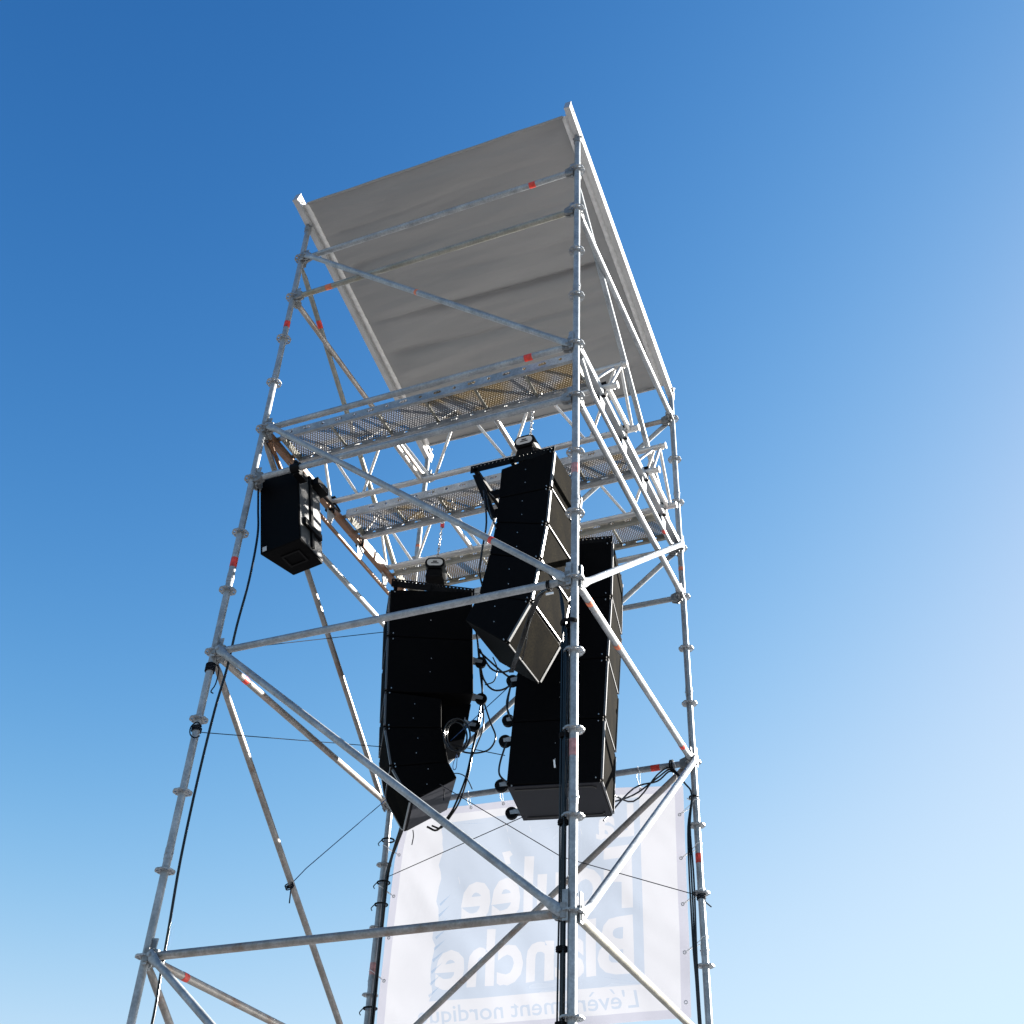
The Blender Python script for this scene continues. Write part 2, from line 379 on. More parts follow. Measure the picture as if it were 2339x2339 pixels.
def head(par, node, d, mat='casting', wedge=True, dz=0):
    """cast wedge head of a ledger at a rosette, pointing along d"""
    d = Vector((d.x, d.y, 0)).normalized(); s = V(-d.y, d.x, 0); u = V(0, 0, 1); c = node
    m = MB()
    prof = [(.028, -.040), (.028, -.008), (.058, -.008), (.058, .008), (.028, .008), (.028, .040), (.050, .044), (.074, .036), (.098, .027), (.098, -.027), (.074, -.036), (.050, -.044)]
    for sgn in (-1, 1):
        m.prism([c + d * a + u * (b + dz) + s * (.006 * sgn) for a, b in prof], s * ((.018 if sgn > 0 else .018) * sgn))
    m.prism([c + d * a + u * (b + dz) - s * .017 for a, b in ((.062, -.03), (.062, .03), (.092, .025), (.092, -.025))], s * .034)
    h = m.build('coupling_head', M[mat], par)
    if wedge:
        t = d * math.sin(.06)
        w_ = MB().prism([c + u * (b_ + dz) - s * .004 + d * a_ for a_, b_ in ((.026, .104), (.062, .100), (.052, -.060), (.036, -.060))], s * .008)
        w_.build('wedge', M['galv'], par)
    return h
def bands(par, a, b, r, tapes):
    d = (b - a)
    L_ = d.length; e = d.normalized()
    for t, mat, ln in tapes:
        c = a + d * t
        MB().tube(c - e * ln / 2, c + e * ln / 2, r + .0012, 16, caps=False).build('tape_band', M[mat], par)
def ledger(f, g, k, mat='galv', tapes=()):
    a, b = K(f, k), K(g, k); d = (b - a).normalized()
    o = MB().tube(a + d * .088, b - d * .088, TR - .0003, 18).build('ledger', M[mat], tower)
    head(o, a, d); head(o, b, -d)
    bands(o, a, b, TR - .0003, tapes)
    return o
def brace(f, g, ka, kb, out, mat='galv', tapes=()):
    """diagonal brace with flattened riveted ends outside the rosettes; out is the outward side"""
    a, b = K(f, ka), K(g, kb); h = V(b.x - a.x, b.y - a.y, 0).normalized()
    off = Vector(out) * .0 
    A_, B_ = a + h * .055 + Vector(out) * .038, b - h * .055 + Vector(out) * .038
    d = (B_ - A_).normalized(); n = Vector(out); s = d.cross(n).normalized()
    m = MB(); m.tube(A_ + d * .11, B_ - d * .11, .0225, 18)
    for p, e in ((A_, d), (B_, -d)):                          # tube squeezed flat towards the pivot
        seg = 18; rings = []
        for q, (t, rx, rn) in enumerate(((.11, .0225, .0225), (.07, .0262, .0135), (.035, .030, .007), (-.014, .027, .006), (-.030, .014, .005))):
            rings += [p + e * t + s * (rx * math.cos(x)) + n * (rn * math.sin(x)) for x in (2 * math.pi * i / seg for i in range(seg))]
        m.add(rings, [(q * seg + i, q * seg + (i + 1) % seg, (q + 1) * seg + (i + 1) % seg, (q + 1) * seg + i) for q in range(4) for i in range(seg)] + [tuple(range(4 * seg, 5 * seg))], True)
        m.tube(p - n * .012, p + n * .0125, .0135, 14); m.tube(p + n * .0125, p + n * .015, .009, 12)
    o = m.build('diagonal_brace', M[mat], tower)
    for nd, p, hh in ((a, A_, h), (b, B_, -h)):
        q = MB(); q.box(nd + hh * .048 + n * .012, (.022, .020, .034), (hh, n, V(0, 0, 1))); q.box(nd + hh * .034 + n * .034, (.015, .012, .038), (hh, n, V(0, 0, 1)))
        q.build('brace_head', M['casting'], o)
        MB().box(nd + hh * .026 + n * .036 + V(0, 0, .026), (.015, .004, .078), (hh, n, V(0, 0, 1))).build('wedge', M['galv'], o)
    bands(o, A_, B_, .0225, tapes)
    return o
T = .05
ledger('A', 'B', 0, 'galv', [(.151, 'red', .055)]); ledger('A', 'B', 1, 'galv_dirty', [(.862, 'orange', .06)])
ledger('A', 'B', 4, 'galv', [(.14, 'red', .06)]); ledger('A', 'B', 5, 'galv')
ledger('A', 'B', 8, 'galv'); ledger('A', 'B', 12, 'galv_old'); ledger('A', 'B', 16, 'galv')
ledger('A', 'C', 1); ledger('A', 'C', 5); ledger('A', 'C', 8, 'galv', [(.101, 'orange', .05), (.308, 'orange', .05), (.885, 'red', .05)])
ledger('A', 'C', 12, 'galv_dirty'); ledger('A', 'C', 16)
ledger('B', 'D', 1, 'galv_old'); ledger('B', 'D', 5); ledger('B', 'D', 8, 'galv_old', [(.149, 'red', .05)])
ledger('B', 'D', 12, 'galv_old', [(.145, 'red', .05)]); ledger('B', 'D', 16)
for k in (1, 4, 5, 12, 16): ledger('C', 'D', k, 'galv_old' if k == 1 else 'galv')
ledger('C', 'D', 8, 'galv', [(.114, 'red', .07)])
nY, pX, mX, pY = V(0, -1, 0), V(1, 0, 0), V(-1, 0, 0), V(0, 1, 0)
brace('B', 'A', 0, 4, nY, 'galv', [(.482, 'orange', .03)]); brace('B', 'A', 4, 8, nY, 'galv', [(.80, 'red', .03)])
brace('B', 'A', 8, 12, nY); brace('B', 'A', 12, 16, nY)
brace('A', 'C', 0, 4, mX); brace('A', 'C', 8, 4, pX); brace('A', 'C', 12, 8, pX); brace('A', 'C', 16, 12, pX)
brace('B', 'D', 0, 4, mX, 'galv_dirty', [(.17, 'red', .07)]); brace('B', 'D', 4, 8, mX, 'galv_old'); brace('B', 'D', 8, 12, mX, 'galv_old'); brace('B', 'D', 12, 16, mX, 'galv_old')
brace('C', 'D', 1, 5, pY); brace('C', 'D', 4, 8, pY); brace('C', 'D', 8, 12, pY, 'galv_old'); brace('C', 'D', 12, 16, pY)
stds = [o for o in tower.children if o.name.startswith('standard')]
for i, f, t, c, ln in ((1, 'B', .417, 'red', .07), (1, 'B', 2 + .528, 'red', .08), (2, 'C', 8 + .0, None, 0), (2, 'C', 9.5, 'red', .07), (2, 'C', 3.95 + .5, 'orange', .04),
                       (0, 'A', 10.22, 'pink', .10), (0, 'A', 6.28, 'pink', .08), (3, 'D', 2.74, 'orange', .08), (3, 'D', 10.62, 'pink', .09)):
    if not c: continue
    k = t * 4 if (f, t) == ('B', .417) else t
    if f == 'B' and t > 2: k = 4 + .632 * 4
    if f == 'C' and t == 9.5: k = 9.5 - 0.0
    z = Z0 - .5 * k; p = POS[f]
    MB().tube(p + V(0, 0, z - ln / 2), p + V(0, 0, z + ln / 2), TR + .0012, 18, caps=False).build('tape_band', M[c], stds[i])
# bridging ledgers (U profile with lower tube) that carry decks and trusses
def bridging(x, mat, gy, red=False):
    z = Z0 - 2.0; m = MB()
    y0, y1 = .088, W - .088
    prof = [(-.025, -.027), (.025, -.027), (.025, .027), (.021, .027), (.021, -.022), (-.021, -.022), (-.021, .027), (-.025, .027)]
    m.prism([V(x + a, y0, z + b) for a, b in prof], V(0, y1 - y0, 0))
    o = m.build('bridging_ledger', M[mat], tower)
    zt = z - .165
    MB().path([V(x, .10, z - .045), V(x, .16, z - .075), V(x, .30, zt + .005), V(x, .36, zt), V(x, W - .36, zt), V(x, W - .30, zt + .005), V(x, W - .16, z - .075), V(x, W - .10, z - .045)], .0168, 14, smooth=False).build('lower_tube', M[mat], o)
    for y in gy:
        MB().prism([V(x - .005, y - .06, z - .028), V(x - .005, y + .06, z - .028), V(x - .005, y + .022, zt + .012), V(x - .005, y - .022, zt + .012)], V(.01, 0, 0)).build('gusset_plate', M['galv'], o)
    head(o, V(x, 0, z), V(0, 1, 0)); head(o, V(x, W, z), V(0, -1, 0))
    if red: MB().tube(V(x, .805 * W - .03, zt), V(x, .805 * W + .03, zt), .018, 14, caps=False).build('tape_band', M['red'], o)
bridging(0, 'galv', (.545, 1.056, 1.549, 2.07), True)
bridging(-W, 'rusty', (.45, 1.06, 1.576, 2.038))

# ------------------------------------------------------------------ roof
roof = thing('sloping_roof_canopy', (-W / 2, W / 2, Z0), 'grey fabric roof canopy stretched between two sloping aluminium rails on top of the tower', 'canopy')
SL = V(0, 1, -.2665).normalized()
def zr(y): return .505 - .2665 * y           # rail axis height above Z0 at Y
nrm = V(0, .2665, 1).normalized()
def rail(x, inner, y0, y1):
    c0 = V(x, y0, Z0 + zr(y0)); L_ = (y1 - y0) / SL.y
    # profile in (X, normal): keder channel section with a side groove and a lower flange
    i = inner
    pr = [(-.024, -.062), (.024, -.062), (.024, -.020), (.016, -.016), (.016, .010), (.024, .014), (.024, .058), (.010, .062), (-.010, .062), (-.024, .058), (-.024, .02), (-.014, .016), (-.014, .004), (-.024, 0)]
    m = MB(); m.prism([c0 + V(1, 0, 0) * (a * -i) + nrm * b for a, b in pr], SL * L_)
    r = m.build('rail', M['rail'], roof)
    for y, s in ((y0, -1), (y1, 1)):
        c = V(x, y, Z0 + zr(y)) + SL * (s * .004)
        MB().box(c, (.026, .004, .064), (V(1, 0, 0), SL, nrm)).build('end_cap', M['rail'], r)
        MB().tube(c - SL * (s * .06) - nrm * .01 - V(.04, 0, 0), c - SL * (s * .06) - nrm * .01 + V(.04, 0, 0), .006, 8).build('bolt', M['chain'], r)
    return r
rail(-.0, -1, -.235, 2.60); rail(-W, 1, -.24, 2.62)
YA, YB = -.17, 2.46
def wr(u, v):     # wrinkle height of the membrane; u along X 0..1, v along slope 0..1
    a = 0
    for c, s, amp, wd in ((.257, -.01, .020, .012), (.488, -.02, .028, .010), (.79, .08, .022, .012), (.62, -.03, .014, .014), (.12, .0, .014, .02), (.376, -.02, .012, .02), (.90, .0, .014, .012)):
        q = (v - (c - s * (u - .5) + .008 * math.sin(5 * u + c * 9))) / (wd * 1.15)
        a += 3.0 * amp * math.exp(-abs(q)) * (.6 + .4 * math.sin(3 * u + 11 * c)) * (1 if abs(q) < 4 else 0)
    a += .050 * noise.noise(V(u * 1.3 + v, v * 9, 1.3)) + .024 * noise.noise(V(u * 3 + v * 4, v * 24, 4.7)) + .004 * noise.noise(V(u * 9 - v * 8, v * 50, 8.1)) + .012 * math.exp(-u * 5) * noise.noise(V(u * 2, v * 42 + u * 3, 2.2))
    a -= .02 * math.sin(math.pi * u) * (1 - .5 * v)
    e = min(1, min(u, 1 - u) * 14, min(v, 1 - v) * 18 + .1)
    return a * e
nu, nv = 110, 240; m = MB(); X0, X1 = -W + .068, -.068
vs, fs = [], []
for j in range(nv + 1):
    for i in range(nu + 1):
        u, v = i / nu, j / nv; y = YA + (YB - YA) * v
        vs.append(V(X0 + (X1 - X0) * u, y, Z0 + zr(y) - .005) + nrm * wr(u, v))
for j in range(nv):
    for i in range(nu): a = j * (nu + 1) + i; fs.append((a, a + 1, a + nu + 2, a + nu + 1))
m.add(vs, fs, True); cv = m.build('cover_sheet', M['membrane'], roof)
so_ = cv.modifiers.new('solid', 'SOLIDIFY'); so_.thickness = .002
for x, s in ((X0, 1), (X1, -1)):              # pale welded keder strips along the rails
    m = MB(); vs, fs = [], []; nn = 200
    for j in range(nn + 1):
        y = YA + (YB - YA) * j / nn; b = V(0, y, Z0 + zr(y) - .009)
        k = .004 * noise.noise(V(0, j * .35, s))
        vs += [b + V(x - s * .046, 0, 0), b + V(x - s * .02, 0, 0) + nrm * (k - .004), b + V(x + s * (.012 + k), 0, 0) - nrm * (.003 - k)]
    for j in range(nn):
        for q in (0, 1): a = 3 * j + q; fs.append((a, a + 1, a + 4, a + 3))
    m.add(vs, fs, True); h = m.build('edge_strip', M['hem'], roof)
    sm = h.modifiers.new('solid', 'SOLIDIFY'); sm.thickness = .002
for y in (YA, YB):                            # rolled ends of the sheet
    m = MB(); m.path([V(X0 + (X1 - X0) * i / 12, y, Z0 + zr(y) - .012 + .003 * math.sin(i * 2.1)) for i in range(13)], .011, 8)
    m.build('end_hem', M['membrane'], roof)

# ------------------------------------------------------------------ lattice trusses
ZC = Z0 - 1.95
def truss(y0, y1, label, x0=-2.62, x1=.125, red=False):
    yc = (y0 + y1) / 2; h = .45; r = .0245
    t = thing('lattice_truss', ((x0 + x1) / 2, yc, ZC - .025), label, 'truss', 'aluminium lattice trusses lying across the tower')
    ch = [(y0, 0), (y1, 0), (yc, h)]
    for y, dz in ch:
        o = MB().tube((x0, y, ZC + dz), (x1, y, ZC + dz), r, 18, caps=False).tube((x0 + .002, y, ZC + dz), (x1 - .002, y, ZC + dz), r - .004, 18, caps=True).build('chord', M['alu'], t)
        for x, s in ((x0, -1), (x1, 1)):
            MB().tube((x + s * .0, y, ZC + dz), (x + s * .006, y, ZC + dz), r + .005, 18).tube((x - s * .035, y - r - .012, ZC + dz), (x - s * .035, y + r + .012, ZC + dz), .0075, 8).build('end_collar', M['alu'], o)
    xs = [-2.60, -2.285, -1.62, -.95, -.285, .03]
    nodes = [-2.285, -1.62, -.95, -.285]
    xm = [-2.58, -1.95, -1.285, -.62, .05]
    for y in (y0, y1):                         # zigzag webs up to the apex chord
        for i, x in enumerate(nodes):
            for xx in (xm[i], xm[i + 1]):
                sg = -1 if xx < x else 1
                p = V(x + sg * .03, y + (yc - y) * .03, ZC + .02); q = V(xx - sg * .03, yc + (y - yc) * .05, ZC + h - .02)
                MB().tube(p, q, .0125, 12).build('web_bar', M['alu'], t)
        for xx in (x0 + .05, x1 - .05):
            MB().tube((xx, y, ZC + .02), (xx, yc, ZC + h - .015), .0125, 12).build('end_bar', M['alu'], t)
    for x in (-2.56, -1.72, -.86, .05):
        MB().tube((x, y0, ZC), (x, y1, ZC), .021 if -2 < x < 0 else .02, 14).build('cross_bar', M['alu'], t)
    for xa, xb in ((-2.56, -1.72), (-.86, -1.72), (-.86, .05)):
        pass
    return t
t1 = truss(.53, 1.03, 'aluminium lattice truss between the front deck and the middle deck, carrying the middle hoist')
t2 = truss(1.56, 2.04, 'aluminium lattice truss between the middle deck and the rear deck, carrying the left hoist')

# ------------------------------------------------------------------ decks
def deck(y0, label, mat='galv', plate='perf'):
    y1 = y0 + .32; x0, x1 = -W + .07, -.07; zt, zb = Z0 - 1.935, Z0 - 2.005
    d = thing('steel_deck', ((x0 + x1) / 2, (y0 + y1) / 2, zb), label, 'scaffold deck', 'perforated steel decks resting across the tower')
    me_ = MB(); me_.add([(x0, y0 + .002, zt), (x1, y0 + .002, zt), (x1, y1 - .002, zt), (x0, y1 - .002, zt)], [(0, 1, 2, 3)])
    me_.build('perforated_plate', M[plate], d)
    for y, s in ((y0, 1), (y1, -1)):
        holes = []; n = 17
        for i in range(n):
            cx = x0 + (x1 - x0) * (i + .7) / (n + .4); lw = .030 if i % 2 else .0135
            holes.append([V(cx + (lw - .0125) * (1 if math.cos(t) > 0 else -1) * (1 if i % 2 else 0) + .0135 * math.cos(t), y, (zt + zb) / 2 + .004 + .0125 * math.sin(t)) for t in (2 * math.pi * (q + .5) / 14 for q in range(14))])
        w_ = MB().plate([V(x0, y, zb), V(x1, y, zb), V(x1, y, zt), V(x0, y, zt)], holes, V(0, s * .002, 0))
        w_.build('side_web', M[mat], d)
        MB().box(((x0 + x1) / 2, y + s * .014, zb - .0015), ((x1 - x0) / 2, .014, .0015)).box(((x0 + x1) / 2, y + s * .027, zb + .006), ((x1 - x0) / 2, .0012, .006)).build('bottom_lip', M[mat], d)
    for x, s in ((x0, -1), (x1, 1)):
        m = MB().box((x, (y0 + y1) / 2, (zt + zb) / 2 - .002), (.003, .157, .036))
        for y in (y0 + .05, y1 - .05):
            m.box((x + s * .035, y, Z0 - 1.962), (.034, .02, .005)).box((x + s * .068, y, Z0 - 1.985), (.004, .02, .024))
        m.build('end_hook', M['galv_dirty'], d)
    for x in [x0 + (x1 - x0) * q / 6 for q in range(1, 6)]:    # welded cross stiffeners under the plate
        MB().box((x, (y0 + y1) / 2, zt - .008), (.010, .155, .0065)).build('stiffener', M['galv_dirty'], d)
    return d
deck(.125, 'perforated steel deck at the front of the tower, nearest the camera, with rust brown stains', 'galv', 'perf_stained')
deck(1.18, 'perforated steel deck between the two lattice trusses')
deck(2.085, 'perforated steel deck at the rear of the tower, behind both trusses', 'galv_dirty')

# ratchet straps round bridging ledger and truss chord
for y, x, lb in ((.53, 0, 'black strap tying the front truss to the right side of the tower, nearest the camera'), (1.56, 0, 'black strap tying the rear truss to the right side of the tower'),
                 (1.03, 0, 'black strap at the rear chord of the front truss on the right side'), (2.04, 0, 'black strap at the rear chord of the rear truss, near the back right standard'),
                 (1.03, -W, 'black strap tying the front truss to the rusty ledger beside the small loudspeaker'), (1.56, -W, 'black strap tying the rear truss to the rusty ledger on the left side')):
    m = MB(); hz, hx = .034, .033
    lo, hi = Z0 - 2.03, ZC + .028
    pts = [V(x - hx, y, lo - .003), V(x + hx, y, lo - .003), V(x + hx, y, hi + .003), V(x - hx, y, hi + .003)]
    for i in range(4):
        a, b = pts[i], pts[(i + 1) % 4]; e = (b - a).normalized(); o_ = e.cross(V(0, 1, 0))
        m.box((a + b) / 2, ((b - a).length / 2 + .002, .0125, .0015), (e, V(0, 1, 0), o_))
    m.box((x + .02, y, hi + .012), (.022, .014, .01))
    tag(m.build('ratchet_strap', M['web']), lb, 'strap', 'black straps holding the trusses')

# ------------------------------------------------------------------ hanging loudspeaker arrays
class Fr:      # vertical plane frame: u along e, depth along n (away from camera), z up
    def __init__(s, P0, yaw): s.P0 = Vector(P0); s.e = V(math.cos(yaw), math.sin(yaw), 0); s.n = V(-math.sin(yaw), math.cos(yaw), 0)
    def p(s, u, z, t=0): return V(s.P0.x, s.P0.y, Z0) + s.e * u + V(0, 0, z) + s.n * t
    def hit(s, px, py):
        d = ray(px, py); t = (V(s.P0.x, s.P0.y, 0) - V(CO.x, CO.y, 0)).dot(s.n) / d.dot(s.n); q = CO + d * t
        return (q - V(s.P0.x, s.P0.y, 0)).dot(s.e), q.z - Z0
def cabinet(F, par, quad, wd, front, seam=True, name='speaker_cabinet', g=.004):
    """quad: side profile FT, BT, BB, FB as (u,z); front: index side with the grille (first two are front-top / back-top)"""
    ft, bt, bb, fb = [Vector((a, b)) for a, b in quad]
    c = (ft + bt + bb + fb) / 4; sh = lambda q: c + (q - c) * (1 - g / max(.001, (q - c).length))
    q = [sh(x) for x in (ft, bt, bb, fb)]
    m = MB(); m.prism([F.p(a.x, a.y, 0) for a in q], F.n * wd)
    o = m.build(name, M['cabinet'], par, bevel=.006)
    # front grille slightly proud of the box, framed by the side cheeks
    fd = (q[0] - q[1]).normalized(); ax = (q[3] - q[0]).normalized(); L_ = (q[3] - q[0]).length
    nf = Vector((ax.y, -ax.x));
    if nf.dot(fd) < 0: nf = -nf
    a0 = q[0] + ax * .012; a1 = q[3] - ax * .012
    pts = [a0, a1, a1 + nf * .010, a0 + nf * .010]
    MB().prism([F.p(p.x, p.y, .03) for p in pts], F.n * (wd - .06)).build('front_grille', M['grille'], o)
    # steel rigging bars along the two front edges
    for t in (.0, wd - .022):
        pts = [q[0] + ax * .02, q[3] - ax * .02, q[3] - ax * .02 + nf * .014, q[0] + ax * .02 + nf * .014]
        MB().prism([F.p(p.x, p.y, t) for p in pts], F.n * .022).build('rigging_bar', M['rigbar'], o)
    pts = [q[3] - ax * .012, q[3] - ax * .004, q[3] - ax * .004 + nf * .012, q[3] - ax * .012 + nf * .012]
    MB().prism([F.p(p.x, p.y, .03) for p in pts], F.n * (wd - .06)).build('grille_trim', M['rigbar'], o)
    # side handle cup, bolts and link pins on the near side
    cc = c; m = MB()
    for du, dv in ((-.0, .06), (-.0, -.06)):
        m.tube(F.p(cc.x + du, cc.y + dv, -.003), F.p(cc.x + du, cc.y + dv, .002), .0035, 8)
    for k in (q[0] * .95 + q[2] * .05, q[3] * .95 + q[1] * .05):
        m.tube(F.p(k.x, k.y, -.010), F.p(k.x, k.y, .002), .0045, 8)
    m.build('bolt', M['chain'], o)
    return o
M['rigbar'] = plain('worn_rigging_bar', (.06, .06, .063), .35, spec=.6, metal=.3)
def frame_bar(F, par, u0, u1, z, wd, h=.06):
    m = MB()
    for t in (0.02, wd - .026):
        n = int((u1 - u0) / .032); hs_ = [[F.p(u0 + .02 + (u1 - u0 - .04) * i / n + .006 * math.cos(x), z + h - .014 + .006 * math.sin(x), t) for x in (2 * math.pi * q / 8 for q in range(8))] for i in range(n + 1)]
        m.plate([F.p(u0, z, t), F.p(u1, z, t), F.p(u1, z + h, t), F.p(u0, z + h, t)], hs_, F.n * .006)
    for u in (u0 + .04, (u0 + u1) / 2, u1 - .04): m.prism([F.p(u - .015, z + .005, .02), F.p(u + .015, z + .005, .02), F.p(u + .015, z + h - .03, .02), F.p(u - .015, z + h - .03, .02)], F.n * (wd - .04))
    return m.build('flying_frame', M['rig'], par)
def caster(par, p, d, n, big=.045):
    """wheel at p, fork pointing back along d, axle along n"""
    d = Vector(d); n = Vector(n)
    o = MB().tube(p - n * .016, p + n * .016, big, 20).build('caster_wheel', M['rubber'], par)
    m = MB(); u = V(0, 0, 1)
    for s in (-1, 1): m.prism([p + n * (s * .02) + u * .012 - d * .012, p + n * (s * .02) - u * .014 - d * .006, p + n * (s * .02) + d * .075 - u * .012, p + n * (s * .02) + d * .075 + u * .034], n * (.003 * s))
    m.box(p + d * .079 + u * .011, (.004, .035, .035), (d, n, u)); m.tube(p - n * .026, p + n * .026, .008, 10)
    m.build('caster_fork', M['galv'], o)

# middle array (five cabinets curving down towards the left)
FM = Fr((0, .5, 0), 0); WM = .575
am = thing('speaker_array', (-.56, .78, Z0 - 4.0), 'black line array hanging in the middle, its tilted lowest cabinet overlapping the other two', 'speaker array', 'black loudspeaker arrays hanging in the tower')
fr = [(1045, 848), (1037, 920), (1030, 988), (1017, 1055), (1000, 1134), (954, 1213)]
bk = [(945, 885), (940, 940), (935, 985), (923, 1045), (903, 1119), (877, 1170)]
fu = [FM.hit(*p) for p in fr]; bu = [FM.hit(*p) for p in bk]
for i in range(5): cabinet(FM, am, [fu[i], bu[i], bu[i + 1], fu[i + 1]], WM, 1)
frame_bar(FM, am, -1.02, -.355, -2.475, WM, .065)
m = MB(); a0, a1 = FM.hit(897, 905), FM.hit(937, 985)
m.prism([FM.p(-1.0, -2.50, .02), FM.p(-.94, -2.50, .02), FM.p(-.79, -2.93, .02), FM.p(-.83, -2.95, .02)], FM.n * .012)
m.prism([FM.p(-1.0, -2.50, WM - .032), FM.p(-.94, -2.50, WM - .032), FM.p(-.79, -2.93, WM - .032), FM.p(-.83, -2.95, WM - .032)], FM.n * .012)
m.build('rear_arm', M['rig'], am)
m = MB()
for z in (-2.62, -2.80): m.prism([FM.p(-.90, z, .1), FM.p(-.765, z, .1), FM.p(-.765, z - .05, .1), FM.p(-.86, z - .05, .1)], FM.n * .04)
m.build('rear_bracket', M['rig'], am)

# left array (two deep cabinets above three slim ones)
FL = Fr((-1.782, 1.5695, 0), R(32)); WL = .57
al = thing('speaker_array', (-1.9, 1.8, Z0 - 4.5), 'black line array hanging on the left, a coil of cable at its back edge', 'speaker array', 'black loudspeaker arrays hanging in the tower')
H = FL.hit
def cabf(par, q, wd): return cabinet(FL, par, q, wd, 0)
q0, q1, q2 = H(736, 1112), H(733, 1200), H(729, 1304)
b0, b1, b2 = H(892, 1116), H(893, 1208), H(894, 1310)
cabf(al, [q0, b0, b1, q1], WL); cabf(al, [q1, b1, b2, q2], WL)
q3, q4, q5 = H(727, 1372), H(739, 1446), H(776, 1512)
c2, c3, c4, c5 = H(834, 1318), H(834, 1373), H(847, 1437), H(863, 1467)
cabf(al, [q2, c2, c3, q3], WL); cabf(al, [q3, c3, c4, q4], WL); cabf(al, [q4, c4, c5, q5], WL)
m = MB(); r0, r1, r2, r3 = H(836, 1318), H(893, 1314), H(881, 1380), H(843, 1388)
m.prism([FL.p(*r0, .12), FL.p(*r1, .12), FL.p(*r2, .12), FL.p(*r3, .12)], FL.n * (WL - .24)); m.build('rear_horn_box', M['cabinet'], al, bevel=.005)
u0, z0_ = H(738, 1104); frame_bar(FL, al, u0, u0 + .68, z0_ + .005, WL, .075)
def np_(F, px, py, t=0): return F.p(*F.hit(px, py), t)

# right array (four deep cabinets with casters at the back)
FR = Fr((-.38, 1.53, 0), R(11)); WR = .58
ar = thing('speaker_array', (-.7, 1.8, Z0 - 4.6), 'large black subwoofer array at the back right, with caster wheels on its left side', 'speaker array', 'black loudspeaker arrays hanging in the tower')
fz = [FR.hit(*p) for p in ((1155, 1020), (1152, 1125), (1145, 1241), (1139, 1354), (1134, 1474))]
for i in range(4):
    a, b = fz[i], fz[i + 1]
    cabinet(FR, ar, [a, (a[0] - .655, a[1] + .01), (b[0] - .655, b[1] + .01), b], WR, 0)
frame_bar(FR, ar, fz[0][0] - .64, fz[0][0], fz[0][1] + .004, WR, .06)
for (px, py, t) in ((957, 1355, .04), (951, 1394, .04), (943.6, 1478, .04), (965, 1280, .04), (972, 1526, WR - .05)):
    if t > .2:
        q = FR.p(-.72, fz[4][1] + .04, t); caster(ar, q, FR.e, FR.n)
    else: caster(ar, np_(FR, px, py, t), FR.e, FR.n)
for (px, py) in ((911, 1236), (912, 1305), (899, 1356)):
    caster(al, np_(FL, px, py, .12) , -FL.e, FL.n)
m = MB()
for k, (ua, ub) in enumerate(((-.60, -.06),)):
    for t in (.06, WR - .06):
        m.path([FR.p(ua, fz[4][1] - .004, t), FR.p(ub, fz[4][1] - .004, t), FR.p(ub + .02, fz[4][1] - .004, t + (.03 if t < .3 else -.03))], .006, 6, smooth=False)
m.build('underside_slot', M['dark'], ar)
M['bounce_tinted_base'] = plain('cabinet_base_painted_bounce', (.0055, .006, .0095), .55, spec=.12, var=.15, scale=30)  # added sheet under lowest cabinets, ground bounce light put into its lighter colour
MB().box(FR.p((fz[4][0] * 2 - .655) / 2, fz[4][1] + .001, WR / 2), (.318, WR / 2 - .01, .003), (FR.e, FR.n, V(0, 0, 1))).build('bounce_tinted_base', M['bounce_tinted_base'], ar)
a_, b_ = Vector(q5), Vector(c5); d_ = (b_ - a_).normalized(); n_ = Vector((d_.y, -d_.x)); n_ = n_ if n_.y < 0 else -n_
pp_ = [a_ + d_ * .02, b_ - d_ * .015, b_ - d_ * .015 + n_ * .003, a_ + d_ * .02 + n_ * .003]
MB().prism([FL.p(p.x, p.y, .01) for p in pp_], FL.n * (WL - .02)).build('bounce_tinted_base', M['bounce_tinted_base'], al)
# narrow label on side
for F, px, py, dx in ((FR, 1046, 1441, .004),):
    u, z = F.hit(px, py); MB().prism([F.p(u - .008, z + .03, -.003), F.p(u + .004, z + .03, -.003), F.p(u + .010, z - .03, -.003), F.p(u - .002, z - .03, -.003)], F.n * .003).build('side_label', M['white'], ar)

